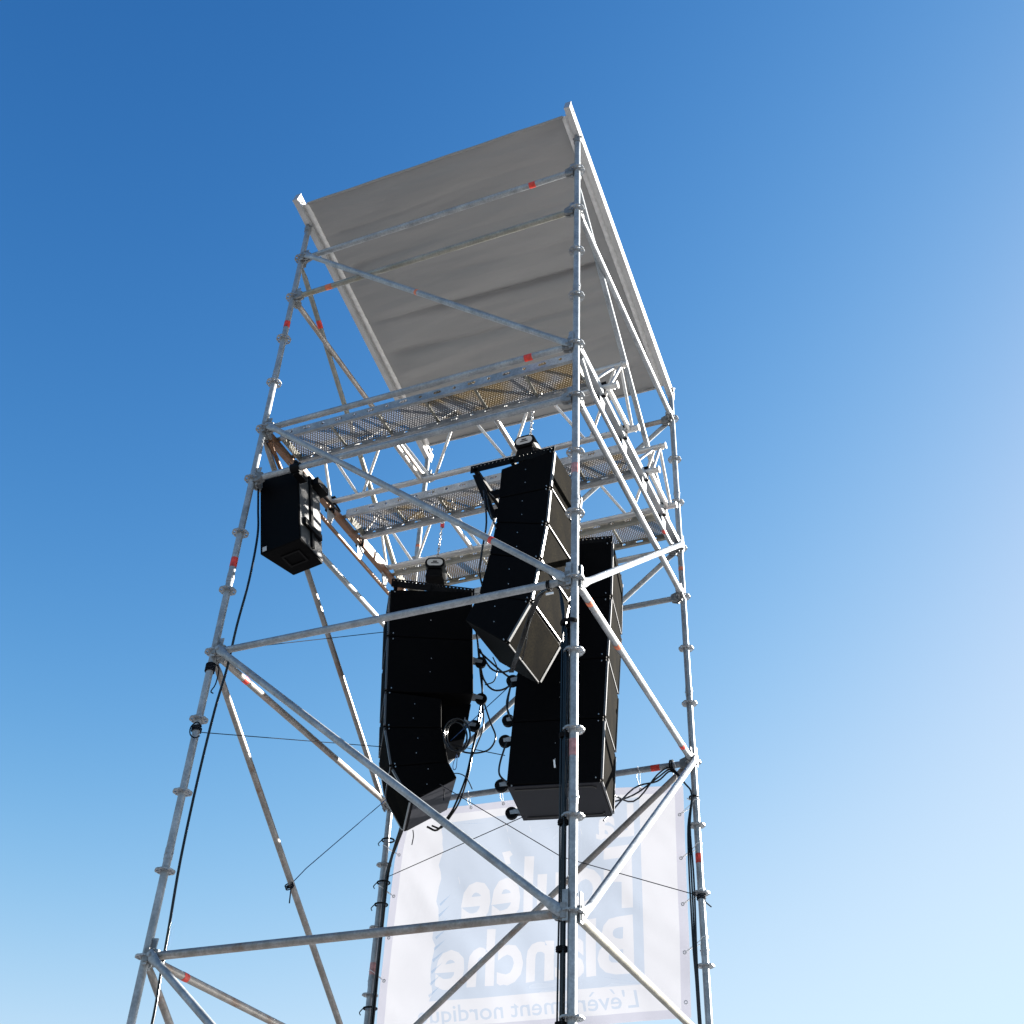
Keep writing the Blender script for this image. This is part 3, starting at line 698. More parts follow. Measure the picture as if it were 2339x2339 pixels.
# ------------------------------------------------------------------ chain hoists
def hoist(p, top, label, yaw):
    o = thing('chain_hoist', p, label, 'chain hoist', 'chain hoists above the speaker arrays')
    e, n, u = V(math.cos(yaw), math.sin(yaw), 0), V(-math.sin(yaw), math.cos(yaw), 0), V(0, 0, 1)
    def rr(w, h, c, k=.45):
        pts = []
        rc = h * .9
        for cx, a0 in ((w - rc, -90), (w - rc, 0), (-(w - rc), 90), (-(w - rc), 180)):
            cy = (-(h - rc), (h - rc), (h - rc), -(h - rc))[[-90, 0, 90, 180].index(a0)]
            for i in range(6): a = R(a0 + 90 * i / 5); pts.append(c + e * (cx + rc * math.cos(a)) + u * (cy + rc * math.sin(a)))
        return pts
    MB().prism(rr(.085, .055, p - n * .11), n * .22).build('motor_body', M['rig'], o, bevel=.008)
    lb = MB().prism(rr(.066, .033, p - n * .1135), n * .003).build('label_plate', M['label'], o)
    MB().box(p - n * .115 + u * .008, (.018, .001, .006), (e, n, u)).box(p - n * .115 - u * .009, (.032, .001, .004), (e, n, u)).build('label_print', M['dark'], lb)
    MB().prism([p + e * a - n * .09 + u * b for a, b in ((-.06, -.05), (.06, -.05), (.075, -.13), (-.075, -.13))], n * .15).build('chain_bag', M['web'], o)
    L_ = (top - p).length - .05; k = max(4, int(L_ / .028)); d = (top - p).normalized()
    m = MB()
    for i in range(k):
        c = p + u * .05 + d * (L_ * (i + .5) / k); a = e if i % 2 else n; hl = L_ / k * .72
        m.path([c + a * (.009 * math.cos(t)) + d * (hl * math.sin(t)) for t in (2 * math.pi * q / 8 for q in range(8))], .0042, 6, smooth=False, closed=True)
    m.build('load_chain', M['chain'], o)
    m = MB().path([top + e * .0 - u * .06, top + e * .028 - u * .03, top + e * .03 + u * .01, top + u * .035, top - e * .028 + u * .02], .009, 8)
    m.sphere(top - u * .075, .02, 6); m.build('hook', M['chain'], o)
    MB().box(top - u * .1, (.016, .012, .018), (e, n, u)).build('red_swivel', M['red_paint'], o)
    return o
pM = at(997, 845, Y=.775); pL = at(823, 1075, Y=1.79)
hoist(pM + V(0, .02, 0), V(pM.x + .03, .775, Z0 - 1.62), 'black chain hoist with oval grey plate above the middle array', R(0))
hoist(pL, V(pL.x + .02, 1.79, Z0 - 1.72), 'black chain hoist with oval grey plate above the left array', R(20))
for x, y, lb in ((pM.x + .02, .78, 'steel wire sling looped round the front truss above the middle hoist'), (pL.x + .02, 1.79, 'steel wire sling looped round the rear truss above the left hoist')):
    m = MB(); zt = ZC + .45
    y0, y1 = (.53, 1.03) if y < 1 else (1.56, 2.04)
    m.path([V(x, y - .02, Z0 - 1.6), V(x - .05, y - .03, ZC + .42), V(x - .02, y, zt + .035), V(x + .06, y + .03, ZC + .42), V(x + .02, y + .02, Z0 - 1.6)], .006, 8)
    m.path([V(x + .07, y - .02, Z0 - 1.55), V(x + .1, y, zt + .02), V(x + .09, y + .03, Z0 - 1.7)], .008, 8)
    tag(m.build('wire_sling', M['chain']), lb, 'sling', 'wire slings on the trusses')
# clamp on the top of the hidden standard
# ------------------------------------------------------------------ small side loudspeaker
sp = thing('loudspeaker', (-2.33, .26, Z0 - 3.15), 'single small black loudspeaker clamped at the upper left corner, dappled with sunlight', 'loudspeaker')
ts = R(11.2); ex, ez = V(math.cos(ts), 0, math.sin(ts)), V(-math.sin(ts), 0, math.cos(ts)); ey = V(0, 1, 0)
c0 = V(-2.352, .27, Z0 - 2.762)
def bx(c, h, mat, name, par, bev=.008): return MB().box(c, h, (ex, ey, ez)).build(name, M[mat], par, bevel=bev)
body = MB().prism([c0 - ez * .365 + ex * a + ey * b for a, b in ((-.163, -.165), (.163, -.165), (.163, .165), (-.085, .165))], ez * .73).build('speaker_body', M['cabinet'], sp, bevel=.008)
MB().box(c0 + ex * .1645, (.0016, .152, .350), (ex, ey, ez)).build('rear_panel', M['cab_glossy'], body)
fg = (ex * .078 + ey * .33).normalized(); fn = fg.cross(ez).normalized()
MB().box(c0 - ex * .124 - fn * .004 * (1 if fn.x > 0 else -1), (.004, .15, .345), (fn, fg, ez)).build('front_grille', M['grille'], body)
MB().plate([c0 - ez * .3665 + ex * a + ey * b for a, b in ((-.05, -.07), (.1, -.07), (.1, .07), (-.05, .07))], [[c0 - ez * .3665 + ex * a + ey * b for a, b in ((-.035, -.055), (.085, -.055), (.085, .055), (-.035, .055))]], -ez * .006).build('pole_plate', M['rig'], body)
MB().box(c0 - ey * .1665 - ex * .125 - ez * .33, (.016, .0015, .02), (ex, ey, ez)).build('small_badge', M['label'], body)
cl = thing('speaker_clamp', c0 + ez * .45, 'black yoke and pipe clamp holding the small loudspeaker to the ledger', 'clamp')
m = MB(); top = V(-2.19, 0, Z0 - 2.5)
m.box(c0 + ex * .175 + ez * .02, (.006, .018, .36), (ex, ey, ez)); m.box(c0 + ex * .09 + ez * .378, (.09, .018, .006), (ex, ey, ez))
m.box(c0 + ex * .18 - ez * .16, (.012, .12, .03), (ex, ey, ez)); m.box(c0 + ex * .17 + ez * .34 + ey * .1, (.06, .08, .035), (ex, ey, ez))
m.tube(top - V(.035, 0, 0), top + V(.035, 0, 0), .040, 16); m.box(top + V(0, .06, -.02), (.03, .06, .03)); m.box(top + V(0, .0, .045), (.012, .03, .014))
m.build('pipe_clamp', M['rig'], cl, bevel=.004)

# ------------------------------------------------------------------ banner
YBn = 2.635
def bz(x, z): return YBn + .016 * noise.noise(V(x * 1.5, 0, z * 1.1)) + .012 * noise.noise(V(x * 3 + z * 2.5, 3, z * 1.2 - x)) + .004 * noise.noise(V(x * 9 + z * 6, 3, z * 3 - x * 2))
bn = thing('printed_banner', (-1.3, YBn, Z0 - 5.82), 'white sunlit banner seen from behind, its blue print and letters reading backwards', 'banner')
PT = [at(757, 1566, Y=YBn), at(770, 1545, Y=YBn), at(862, 1521, Y=YBn), at(1010, 1504, Y=YBn), at(1166, 1486, Y=YBn), at(1289, 1482, Y=YBn)]
PL = [PT[0], at(746, 1615, Y=YBn), at(728, 1760, Y=YBn), at(711, 1932, Y=YBn)]
zbot = at(1297, 1921, Y=YBn).z
def lerp_poly(P, t, ax):
    P = sorted(P, key=lambda p: p[ax])
    if t <= P[0][ax]: return P[0]
    for a, b in zip(P, P[1:]):
        if t <= b[ax]: return a.lerp(b, (t - a[ax]) / (b[ax] - a[ax] + 1e-9))
    return P[-1]
xr = PT[-1].x
nu, nv = 60, 50; vs, fs = [], []
def bpt(u, v):
    zt0 = PT[0].z; z = zbot + (PT[-1].z - zbot) * v
    xl = lerp_poly(PL, z, 2).x; x = xl + (xr - .03 * (1 - v) - xl) * u
    ztop = lerp_poly(PT, x, 0).z
    z = zbot + (ztop - zbot) * v; z -= .0
    return x, z
for j in range(nv + 1):
    for i in range(nu + 1):
        x, z = bpt(i / nu, j / nv); vs.append(V(x, bz(x, z), z))
for j in range(nv):
    for i in range(nu): a = j * (nu + 1) + i; fs.append((a, a + 1, a + nu + 2, a + nu + 1))
MB().add(vs, fs, True).build('banner_cloth', M['banner'], bn)
def strip(ua, ub, va, vb, nm):
    vs, fs = [], []; n = 50
    for i in range(n + 1):
        t = i / n
        for s in (0, 1):
            u = ua + (ub - ua) * (t if va == vb or abs(ub - ua) > .5 else s); v = va + (vb - va) * (s if abs(ub - ua) > .5 else t)
            x, z = bpt(u, v); vs.append(V(x, bz(x, z) - .003, z))
    for i in range(n): a = 2 * i; fs.append((a, a + 1, a + 3, a + 2))
    MB().add(vs, fs, True).build(nm, M['hemtint'], bn)
M['hemtint'] = tint('hem_double_layer', (.80, .80, .86))
strip(0, .028, 0, 1, 'side_hem'); strip(.972, 1, 0, 1, 'side_hem'); strip(.028, .972, .965, 1, 'top_hem'); strip(.028, .972, 0, .035, 'bottom_hem')
ey_m = MB(); tie = MB()
for i in range(9):
    x, z = bpt(.02 + .96 * i / 8, .985); p = V(x, bz(x, z) - .006, z - .0)
    ey_m.path([p + V(math.cos(t), 0, math.sin(t)) * .011 for t in (2 * math.pi * k / 10 for k in range(10))], .003, 6, smooth=False, closed=True)
    if i in (0,): continue
    q = V(x, 2.57, Z0 - 4.0)
    c_ = MB().path([p, V(x + .02, 2.555, q.z - .03), V(x + .012, 2.54, q.z), V(x, 2.57, q.z + .03), V(x - .012, 2.60, q.z), V(x - .018, 2.6, q.z - .04), p], .0028, 6)
    tag(c_.build('cable_tie', M['white']), ['', 'first', 'second', 'third', 'fourth', 'fifth', 'sixth', 'seventh', 'rightmost'][i] + ' white tie from the left on the top edge of the banner', 'cable tie', 'white ties along the top edge of the banner')
for j in range(5):
    for u, nm in ((.014, 'D'), (.986, 'C')):
        x, z = bpt(u, .06 + .2 * j); p = V(x, bz(x, z) - .006, z)
        ey_m.path([p + V(math.cos(t), 0, math.sin(t)) * .011 for t in (2 * math.pi * k / 10 for k in range(10))], .003, 6, smooth=False, closed=True)
        if j == 0: continue
        s = POS[nm]; r_ = .03
        c_ = MB().path([p, V(s.x + (r_ if nm == 'D' else -r_), s.y - .01, z + .04), V(s.x, s.y - r_, z + .06), V(s.x + (-r_ if nm == 'D' else r_), s.y, z + .07), V(s.x, s.y + r_, z + .05), p], .0028, 6)
        side = 'left' if nm == 'D' else 'right'
        tag(c_.build('cable_tie', M['white']), 'white tie on the %s edge of the banner, %s' % (side, ['', 'second from the bottom', 'third from the bottom', 'fourth from the bottom', 'topmost'][j]), 'cable tie', 'white ties along the %s edge of the banner' % side)
ey_m.build('eyelets', M['chain'], bn)
# print: blue field with letters left out, text mirrored as seen from behind
def text_splines(txt, size, sx, shear=0, bold=0):
    cu = bpy.data.curves.new('t', 'FONT'); cu.body = txt; cu.size = size; cu.shear = shear; cu.offset = bold; cu.resolution_u = 3
    o = bpy.data.objects.new('t', cu); col.objects.link(o); bpy.context.view_layer.update()
    me_ = bpy.data.meshes.new_from_object(o.evaluated_get(bpy.context.evaluated_depsgraph_get()))
    bm = bmesh.new(); bm.from_mesh(me_); bmesh.ops.remove_doubles(bm, verts=bm.verts, dist=1e-5)
    # boundary loops
    bd = [e for e in bm.edges if len(e.link_faces) == 1]; seen = set(); loops = []
    nb = {}
    for e in bd:
        a, b = e.verts; nb.setdefault(a, []).append(b); nb.setdefault(b, []).append(a)
    for v in nb:
        if v in seen: continue
        lp = [v]; seen.add(v); cur = v
        while True:
            nx = [q for q in nb[cur] if q not in seen]
            if not nx: break
            cur = nx[0]; seen.add(cur); lp.append(cur)
        if len(lp) > 2: loops.append([(p.co.x * sx, p.co.y) for p in lp])
    bm.free(); bpy.data.objects.remove(o); bpy.data.curves.remove(cu)
    return loops
def fit(loops, x0, x1, y0, y1):
    xs = [p[0] for l in loops for p in l]; ys = [p[1] for l in loops for p in l]
    ax, bx_, ay, by = min(xs), max(xs), min(ys), max(ys)
    return [[(x0 + (x1 - x0) * (p[0] - ax) / (bx_ - ax), y0 + (y1 - y0) * (p[1] - ay) / (by - ay)) for p in l] for l in loops]
def flat(name, loops, off, mat, par):
    bm = bmesh.new(); ed = []
    for lp in loops:
        v_ = [bm.verts.new((x, 0, z)) for x, z in lp]; ed += [bm.edges.new((v_[i], v_[(i + 1) % len(v_)])) for i in range(len(v_))]
    bmesh.ops.triangle_fill(bm, use_beauty=True, edges=ed)
    bmesh.ops.subdivide_edges(bm, edges=[e for e in bm.edges if e.calc_length() > .25], cuts=3)
    for v in bm.verts: v.co.y = bz(v.co.x, v.co.z) - off
    bm.verts.index_update(); vs = [v.co.copy() for v in bm.verts]; fs = [tuple(v.index for v in f.verts) for f in bm.faces]; bm.free()
    return MB().add(vs, fs).build(name, mat, par)
Pw = lambda px, py: at(px, py, Y=YBn)
# world coordinates of the field corners
fx0, fx1 = Pw(812, 1800).x, Pw(1212, 1700).x
fzt, fzb = Pw(1210, 1503).z, Pw(1212, 1857).z
rnd = random.Random(3)
def jag(pts, amp=.006):
    return [(x + rnd.uniform(-amp, amp), z + rnd.uniform(-amp, amp)) for x, z in pts]
left = [(fx0 + .03 + .05 * math.sin(i * 1.3) * .3 + rnd.uniform(-.012, .012), fzb + (fzt - fzb) * i / 24) for i in range(25)]
outer = [(fx1, fzt), (fx1, fzb)] + left
def word(txt, x_l, x_r, zb, zt, shear=0):          # x_l = where the word starts: mirrored, so the start is on the right (+X)
    lp = text_splines(txt, 1, 1, shear, .028 if zt - zb > .2 else .008)
    lp = fit([[(-x, y) for x, y in l] for l in lp], x_r, x_l, zb, zt); k = .006 if zt - zb > .25 else .0015
    return [[(x + k * noise.noise(V(x * 22, y * 22, 1)), y + k * noise.noise(V(x * 22, y * 22, 7)) + k * 1.6 * noise.noise(V(x * 60, 0, y * 4))) for x, y in l] for l in lp]
words = []
bx0, bx1 = Pw(1196, 1800).x, Pw(825, 1800).x
words += word('La', Pw(1196, 1550).x, Pw(1124, 1550).x, Pw(1196, 1577).z, Pw(1196, 1515).z)
words += word('Foulee', bx0, Pw(871, 1700).x, Pw(1196, 1714).z, Pw(1196, 1592).z)
words.append([(Pw(px, py).x, Pw(px, py).z) for px, py in ((948, 1609), (963, 1606), (968, 1613), (962, 1618), (964, 1630), (955, 1632))])
words += word('Blanche', bx0, bx1, Pw(1196, 1838).z, Pw(1196, 1726).z)
specks = []
for i in range(46):                                  # worn streaks in the print
    x, z = rnd.uniform(fx0 + .1, fx1 - .05), rnd.uniform(fzb + .03, fzt - .03); l = rnd.uniform(.02, .06)
    specks.append([(x, z), (x + .003, z - .001), (x + l * .35, z - l), (x + l * .35 - .004, z - l)])
def inside(p, lp):
    c = False
    for i in range(len(lp)):
        (x1, y1), (x2, y2) = lp[i], lp[i - 1]
        if (y1 > p[1]) != (y2 > p[1]) and p[0] < (x2 - x1) * (p[1] - y1) / (y2 - y1) + x1: c = not c
    return c
specks = [s for s in specks if not any(abs(s[0][0] - q[0]) < .07 and abs(s[0][1] - q[1]) < .09 for l in words for q in l) and not any(inside(s[0], l) for l in words)]
flat('blue_print_field', [outer] + words + specks, .004, M['print'], bn)
sub = word("L'evenement nordique", Pw(1207, 1890).x, Pw(790, 1920).x, Pw(1207, 1912).z, Pw(1207, 1866).z, .15)
for cx_, sg_ in ((1156, 1), (1116, -1)):      # acute and grave accents, mirrored
    sub.append([(Pw(cx_ + a, 1872 + (1156 - cx_) * .13 + b).x, Pw(cx_ + a, 1872 + (1156 - cx_) * .13 + b).z) for a, b in ((-6 * sg_, -5), (-1 * sg_, -5), (5 * sg_, 3), (2 * sg_, 4))])
flat('small_lettering', sub, .004, M['print'], bn)
m = []
for i in range(9):                                   # sprig ornament at the edge of the print
    z = fzb + .1 + i * .085; x = fx0 + .10 + i * .004
    m.append([(x, z), (x + .012, z + .01), (x - .075, z - .075), (x - .085, z - .055)])
m.append([(fx0 + .10, fzb + .05), (fx0 + .115, fzb + .05), (fx0 + .15, fzb + .95), (fx0 + .14, fzb + .95)])
flat('sprig_ornament', m[:9], .0055, M['print'], bn)

# ------------------------------------------------------------------ cables, ropes and ties
def cable(name, pts, r, mat, label, cat, group=None, smooth=True, seg=8):
    return tag(MB().path(pts, r, seg, smooth).build(name, M[mat]), label, cat, group)
# bundle down the near standard
g = 'cables running down the near right standard'
offs = [(-.036, -.012), (-.044, .004), (-.052, -.016), (-.060, -.002), (-.068, -.014), (-.040, -.026)]
zt = Z0 - 4.12
for i, (dx, dy) in enumerate(offs):
    pts = []
    z = zt - .12 * (i % 3)
    while z > .35:
        pts.append(V(dx + .004 * noise.noise(V(z * 1.7, i * 3.1, 0)), dy + .004 * noise.noise(V(z * 1.3, i, 5)), z)); z -= .33
    if i < 4:
        j = 2.2 * i; k = .012 * i
        s = [at(968 - j, 1268, Y=.75 + k), at(978 - j, 1240, Y=.55 + k), at(990 - j, 1205, Y=.42), at(1003 - j, 1165, Y=.34), at(1020 - j, 1126, Y=.18), at(1036, 1108 + i, Y=.04), at(1047, 1104 + i, Y=.02), at(1056, 1116, Y=.0), at(1060 + 1.5 * i, 1150, Y=-.01)]
        pts = [p for p in pts if p.z < s[-1].z - .15]; pts = [V(0, 0, 0)] + pts
        pts = s + pts[1:]
    cable('power_cable', pts, .0052, 'cable', 'black cables strapped together along the left of the near right standard', 'cable', g)
for k in (8.55, 10, 11, 12.3, 13):
    z = Z0 - .5 * k - .03
    full = k == 8.55
    cx_, rx_, ry_ = (-.03, .050, .034) if full else (-.052, .026, .022)
    m = MB(); m.path([V(cx_ + rx_ * math.cos(t), -.008 + ry_ * math.sin(t), z) for t in (2 * math.pi * q / 14 for q in range(14))], .005, 6, closed=True)
    for dz in (-.009, .009): m.path([V(cx_ + rx_ * .97 * math.cos(t), -.008 + ry_ * .97 * math.sin(t), z + dz) for t in (2 * math.pi * q / 14 for q in range(14))], .005, 6, closed=True)
    tag(m.build('cable_strap', M['web']), 'black strap on cables, near right standard, ' + {8.55: 'just below the front ledger joint', 10: 'third from the bottom', 11: 'level with the big array underside', 12.3: 'just below the lower ledger joint', 13: 'lowest, at the picture bottom'}[k], 'strap', 'black straps on the near right standard')
# tie on the front ledger
m = MB(); c = V(-.165, 0, Z0 - 4.0)
for dx in (-.006, .006): m.path([c + V(dx, .03 * math.cos(t), .03 * math.sin(t) - .01) for t in (2 * math.pi * q / 12 for q in range(12))], .005, 6, closed=True)
tag(m.build('hanging_tie', M['web']), 'black tie carrying the cable loop under the front ledger, left of the near standard', 'strap')
tag(MB().box(c + V(.01, -.01, -.075), (.024, .004, .006)).build('white_tag', M['white']), 'white tag at the cable loop under the front ledger', 'tag')

# bundle down the rear left standard
g = 'cables running down the rear left standard'
for i in range(5):
    dx, dy = .035 + .011 * (i % 3), -.02 - .012 * (i // 2)
    pts = [at(760 + 2 * i, 1545, Y=2.3), at(752 + 1.5 * i, 1572, Y=2.42), at(744 + i, 1597, Y=2.5)]
    z = pts[-1].z - .2
    while z > .35: pts.append(V(-W + dx + .012 + .006 * noise.noise(V(z * 1.5, i * 2.2, 0)), W + dy, z)); z -= .35
    cable('power_cable', pts, .0068, 'cable', 'thick black cables strapped to the rear left standard beside the banner', 'cable', g)
for k in (8.6, 9.3, 9.65, 11.2):
    z = Z0 - .5 * k
    m = MB(); m.path([V(-W + .02 + .05 * math.cos(t), W - .012 + .045 * math.sin(t), z) for t in (2 * math.pi * q / 14 for q in range(14))], .007, 6, closed=True)
    m.path([V(-W - .03, W - .03, z), V(-W - .05, W - .04, z - .03), V(-W - .04, W - .04, z - .05)], .004, 6)
    tag(m.build('cable_strap', M['web']), 'black strap round cables and rear left standard, ' + {8.6: 'topmost', 9.3: 'second from the top', 9.65: 'third from the top', 11.2: 'lowest, beside the banner'}[k], 'strap', 'black straps on the rear left standard')
# cables to the rear right standard
g = 'cables running down the rear right standard'
for i in range(3):
    o_ = .02 * i
    pts = [FR.p(-.06, -4.35 - .12 * i, WR), at(1195, 1512 - 12 * i, Y=2.45), at(1240, 1462 + 6 * i, Y=2.53), at(1266, 1449 + 3 * i, Y=2.54), at(1292, 1478, Y=2.53), at(1305, 1500, Y=2.53), at(1298 + 2 * i, 1560, Y=2.53), at(1300 + 4 * i, 1640, Y=2.53), at(1303 + 4 * i, 1700, Y=2.53), at(1308 + 3 * i, 1790, Y=2.53), at(1313 + 2 * i, 1850, Y=2.53), at(1319 + 2 * i, 1940, Y=2.53)]
    z = pts[-1].z - .4
    while z > .3: pts.append(V(-.05 + .01 * i, 2.53, z)); z -= .5
    cable('power_cable', pts, .0065, 'cable', ('upper', 'middle', 'lower')[i] + ' of three black cables drooping from the right array to the rear right standard', 'cable', g)
for px, py, dz, lb in ((1268, 1449, 0, 'black tie holding the cables to the ledger above the banner, right end'),):
    p = V(at(px, py, Y=2.57).x, 2.57, Z0 - 4.0); m = MB()
    for dx in (-.008, .008): m.path([p + V(dx, .036 * math.cos(t), .04 * math.sin(t)) for t in (2 * math.pi * q / 12 for q in range(12))], .006, 6, closed=True)
    tag(m.build('cable_strap', M['web']), lb, 'strap')
z = Z0 - 4.28
tag(MB().path([V(.032 * math.cos(t) - .01, W + .032 * math.sin(t), z) for t in (2 * math.pi * q / 12 for q in range(12))], .007, 6, closed=True).build('cable_strap', M['web']), 'black strap round the rear right standard just below its ledger joint', 'strap')
tag(MB().path([V(.036 * math.cos(t) - .02, W - .02 + .036 * math.sin(t), z - .01) for t in (2 * math.pi * q / 12 for q in range(7))], .005, 6).build('cable_tie', M['white']), 'white tie beside the black strap on the rear right standard', 'cable tie')
# cable of the small loudspeaker
pts = [c0 + ez * .37 - ex * .14 - ey * .05, at(494, 893, Y=.12), at(488, 915, Y=.08), at(487, 960, Y=.06), at(486, 1010, Y=.05), at(470, 1095, Y=.03), at(447, 1180, Y=.03), at(428, 1262, Y=.05), at(405, 1340, Y=.05), at(372, 1475, Y=.05), at(340, 1625, Y=.03), at(318, 1755, Y=.03), at(303, 1840, Y=.03), at(283, 1950, Y=.03)]
pts += [pts[-1] + V(-.03, 0, -.8), V(-2.75, 0, .1)]
cable('speaker_cable', pts, .0085, 'cable', 'single black cable slanting down from the small loudspeaker beside the left standard', 'cable')
# cables behind the left array
g = 'cables dangling behind the left array'
def trace(px, Y): return [at(a, b, Y=Y) for a, b in px]
YL = 1.95
LB = ['upper cable arc between the left and middle arrays', 'lower cable arc between the left and middle arrays', 'short straight lead between the two cable arcs', 'long cable falling from the upper left array wheel to the banner top', 'second long cable falling behind the left array to the banner top', 'wide loop of cable right of the cable coil', 'cable leading from the lowest left wheel to the coil', 'small sunlit arc of cable above the cable arcs']
for lb_, (px, r) in zip(LB, (([(905, 1225), (925, 1260), (950, 1268), (975, 1255), (988, 1230)], .008), ([(905, 1240), (912, 1280), (932, 1302), (960, 1295), (985, 1262)], .008),
              ([(905, 1230), (950, 1270), (975, 1285)], .008), ([(897, 1180), (903, 1225), (908, 1270), (910, 1300), (907, 1330), (898, 1380), (890, 1420), (878, 1470), (858, 1520), (846, 1540), (825, 1566), (806, 1560)], .008),
              ([(900, 1200), (905, 1260), (911, 1320), (906, 1360), (893, 1410), (884, 1460), (868, 1510), (850, 1540), (832, 1562), (815, 1558)], .007),
              ([(913, 1325), (925, 1362), (935, 1390), (925, 1412), (905, 1420), (880, 1420), (858, 1412), (840, 1410)], .007),
              ([(911, 1325), (912, 1370), (900, 1405), (885, 1440)], .006), ([(930, 1240), (938, 1262), (932, 1285), (915, 1292)], .005))):
    cable('signal_cable', trace(px, YL), r, 'cable', 'black ' + lb_, 'cable', g)
m = MB()
for k, (cx, cy, rx, ry) in enumerate(((862, 1387, 25, 31), (860, 1390, 21, 27), (865, 1388, 22, 30))):
    m.path([at(cx + rx * math.cos(t), cy + ry * math.sin(t), Y=1.56 + .015 * k) for t in (2 * math.pi * q / 16 for q in range(16))], .007, 8, closed=True)
tag(m.build('cable_coil', M['cable']), 'coiled black cable hanging at the back edge of the left array', 'cable coil')
g = 'cables down the back of the right array'
for lb_, px in zip(('upper cable arc', 'tighter upper cable arc', 'lower cable arc reaching the lowest caster'), ([(966, 1290), (960, 1320), (959, 1345), (968, 1362)], [(965, 1295), (957, 1330), (962, 1352)], [(957, 1402), (945, 1440), (943, 1462), (952, 1474), (960, 1478)])):
    cable('signal_cable', [np_(FR, a, b, -.02) for a, b in px], .007, 'cable', 'black ' + lb_ + ' between the casters of the right array', 'cable', g)
g = 'cables hanging across the front of the middle array'
for i in range(2):
    j = 5 * i
    cable('signal_cable', [at(1044, 1104, Y=.03), at(1024 - j, 1118, Y=.14), at(1006 - j, 1152, Y=.3), at(996 - j, 1185, Y=.38), at(992 - 2 * j, 1215, Y=.5), at(985 - 2 * j, 1245, Y=.68)], .005, 'cable', ('outer', 'inner')[i] + ' of two thin black cables drooping across the lowest cabinet of the middle array', 'cable', g)
cable('signal_cable', [np_(FM, 916, 930, -.03), np_(FM, 921, 990, -.03), np_(FM, 912, 1040, -.02), np_(FM, 905, 1080, .0), np_(FM, 902, 1100, .1)], .007, 'cable', 'black cable hanging off the back of the middle array', 'cable')
cable('signal_cable', [np_(FM, 921, 940, -.03), np_(FM, 928, 970, -.03), np_(FM, 938, 1000, -.01)], .007, 'cable', 'short black lead at the rear bracket of the middle array', 'cable')
# guy ropes
ropes = [([V(-2.55, .03, Z0 - 3.97), np_(FL, 731, 1193, -.01)], 'rope', 'thin black cord from the left standard joint to the left array'),
         ([V(-2.55, .03, Z0 - 4.58), np_(FL, 728, 1398, .1), at(845, 1404, Y=1.9), FR.p(-.69, -4.28, .1)], 'rope', 'thin black cord stretched level from the left standard to the right array'),
         ([at(550, 1667, X=-2.6), at(578, 1638, X=-2.58), at(720, 1516, Y=2.3), at(846, 1401, Y=1.8), at(963, 1293, Y=1.45)], 'rope_blue', 'thin blue cord rising from the left diagonal brace behind the left array'),
         ([np_(FL, 828, 1480, -.01), at(1060, 1617, Y=2.3), V(0, 2.545, Z0 - 5.03)], 'rope', 'thin black cord from the left array to the rear right standard across the banner'),
         ([V(-2.53, 2.54, Z0 - 4.62), FR.p(-.62, fz[4][1] + .0, .5)], 'rope', 'thin black cord rising across the banner to the underside of the right array')]
for p, mt, lb in ropes: cable('guy_cord', p, .0032, mt, lb, 'cord', None, False, 6)
def wrap(c, ax, r, n, label, tail=None, rr=.0045):
    ax = Vector(ax).normalized(); a = ax.orthogonal().normalized(); b = ax.cross(a); m = MB(); pts = []
    for q in range(n * 10): t = 2 * math.pi * q / 10; pts.append(Vector(c) + (a * math.cos(t) + b * math.sin(t)) * (r + .004) + ax * ((q / (n * 10) - .5) * n * .012))
    if tail: pts += [Vector(p) for p in tail]
    tag(m.path(pts, rr, 6, True, 3).build('cord_knot', M['rope']), label, 'cord')
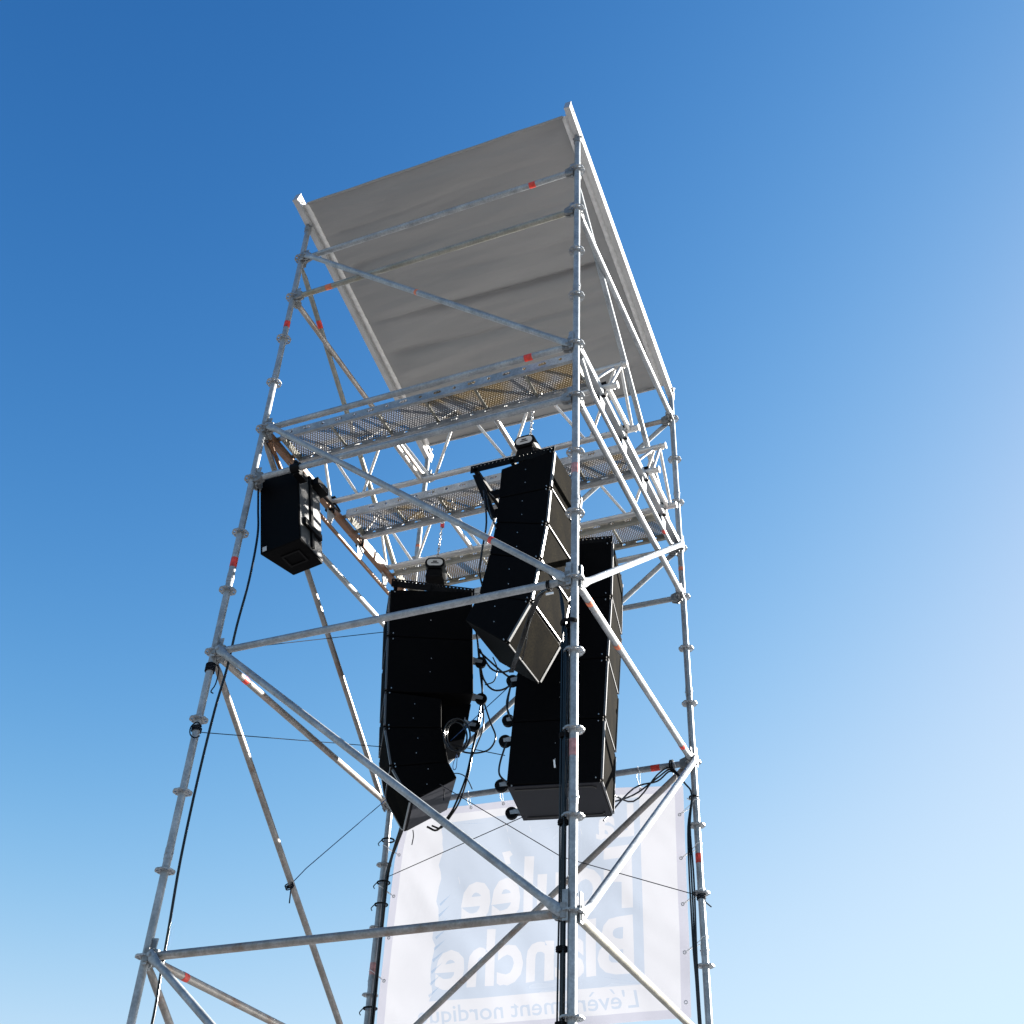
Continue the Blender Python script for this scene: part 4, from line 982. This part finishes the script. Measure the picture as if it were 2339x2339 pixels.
wrap(V(-W, 0, Z0 - 4.12), (0, 0, 1), .026, 5, 'black cord wound round the left standard below its ledger joint, with a hanging end', [at(413, 1262, Y=-.03), at(407, 1290, Y=-.04), at(398, 1304, Y=-.04), at(402, 1308, Y=-.04)])
wrap(V(-W, 0, Z0 - 4.57), (0, 0, 1), .026, 3, 'black cord knotted under a rosette of the left standard with a curled end', [at(372, 1362, Y=-.04), at(360, 1372, Y=-.05), at(359, 1386, Y=-.05), at(368, 1392, Y=-.05), at(377, 1388, Y=-.05)])
bd = (K('D', 12) - K('B', 8)).normalized(); bc = at(546, 1672, X=-2.61)
wrap(bc, bd, .024, 3, 'black cord wound round the left side diagonal brace, tied to the blue cord', [bc + V(.03, -.02, -.03), bc + V(.035, -.02, -.13)])
wrap(V(0, W, Z0 - 5.03), (0, 0, 1), .026, 3, 'black cord wound round the rear right standard, with a short end sticking out', [at(1330, 1700, Y=2.53), at(1342, 1711, Y=2.5)])
cable('cord_end', [at(835, 1479, Y=1.75), at(838, 1492, Y=1.75), at(837, 1510, Y=1.75)], .004, 'rope', 'short loose cord end hanging below the left array', 'cord')
cable('cord_end', [at(779, 1566, Y=2.0), at(780, 1578, Y=2.0), at(777, 1594, Y=2.0)], .004, 'rope', 'loose cord end hanging from the lowest corner of the left array', 'cord')
cable('cord_loop', [at(862, 1422, Y=1.9), at(855, 1442, Y=1.9), at(856, 1452, Y=1.9), at(861, 1448, Y=1.9), at(863, 1425, Y=1.9)], .003, 'rope_blue', 'small blue cord loop below the cable coil', 'cord')
cable('cord_loop', [at(848, 1464, Y=1.9), at(860, 1459, Y=1.9), at(875, 1463, Y=1.9), at(884, 1474, Y=1.9), at(891, 1489, Y=1.9)], .004, 'rope', 'knotted cord arching behind the lowest cabinet of the left array', 'cord')
# strap of the loudspeaker fixing towards the truss
cable('safety_strap', [c0 + ez * .33 + ex * .17 + ey * .1, at(640, 965, Y=.9), V(-2.53, 1.03, ZC - .02), V(-2.53, 1.04, Z0 - 2.06)], .009, 'web', 'black strap from the small loudspeaker to the front truss end', 'strap')
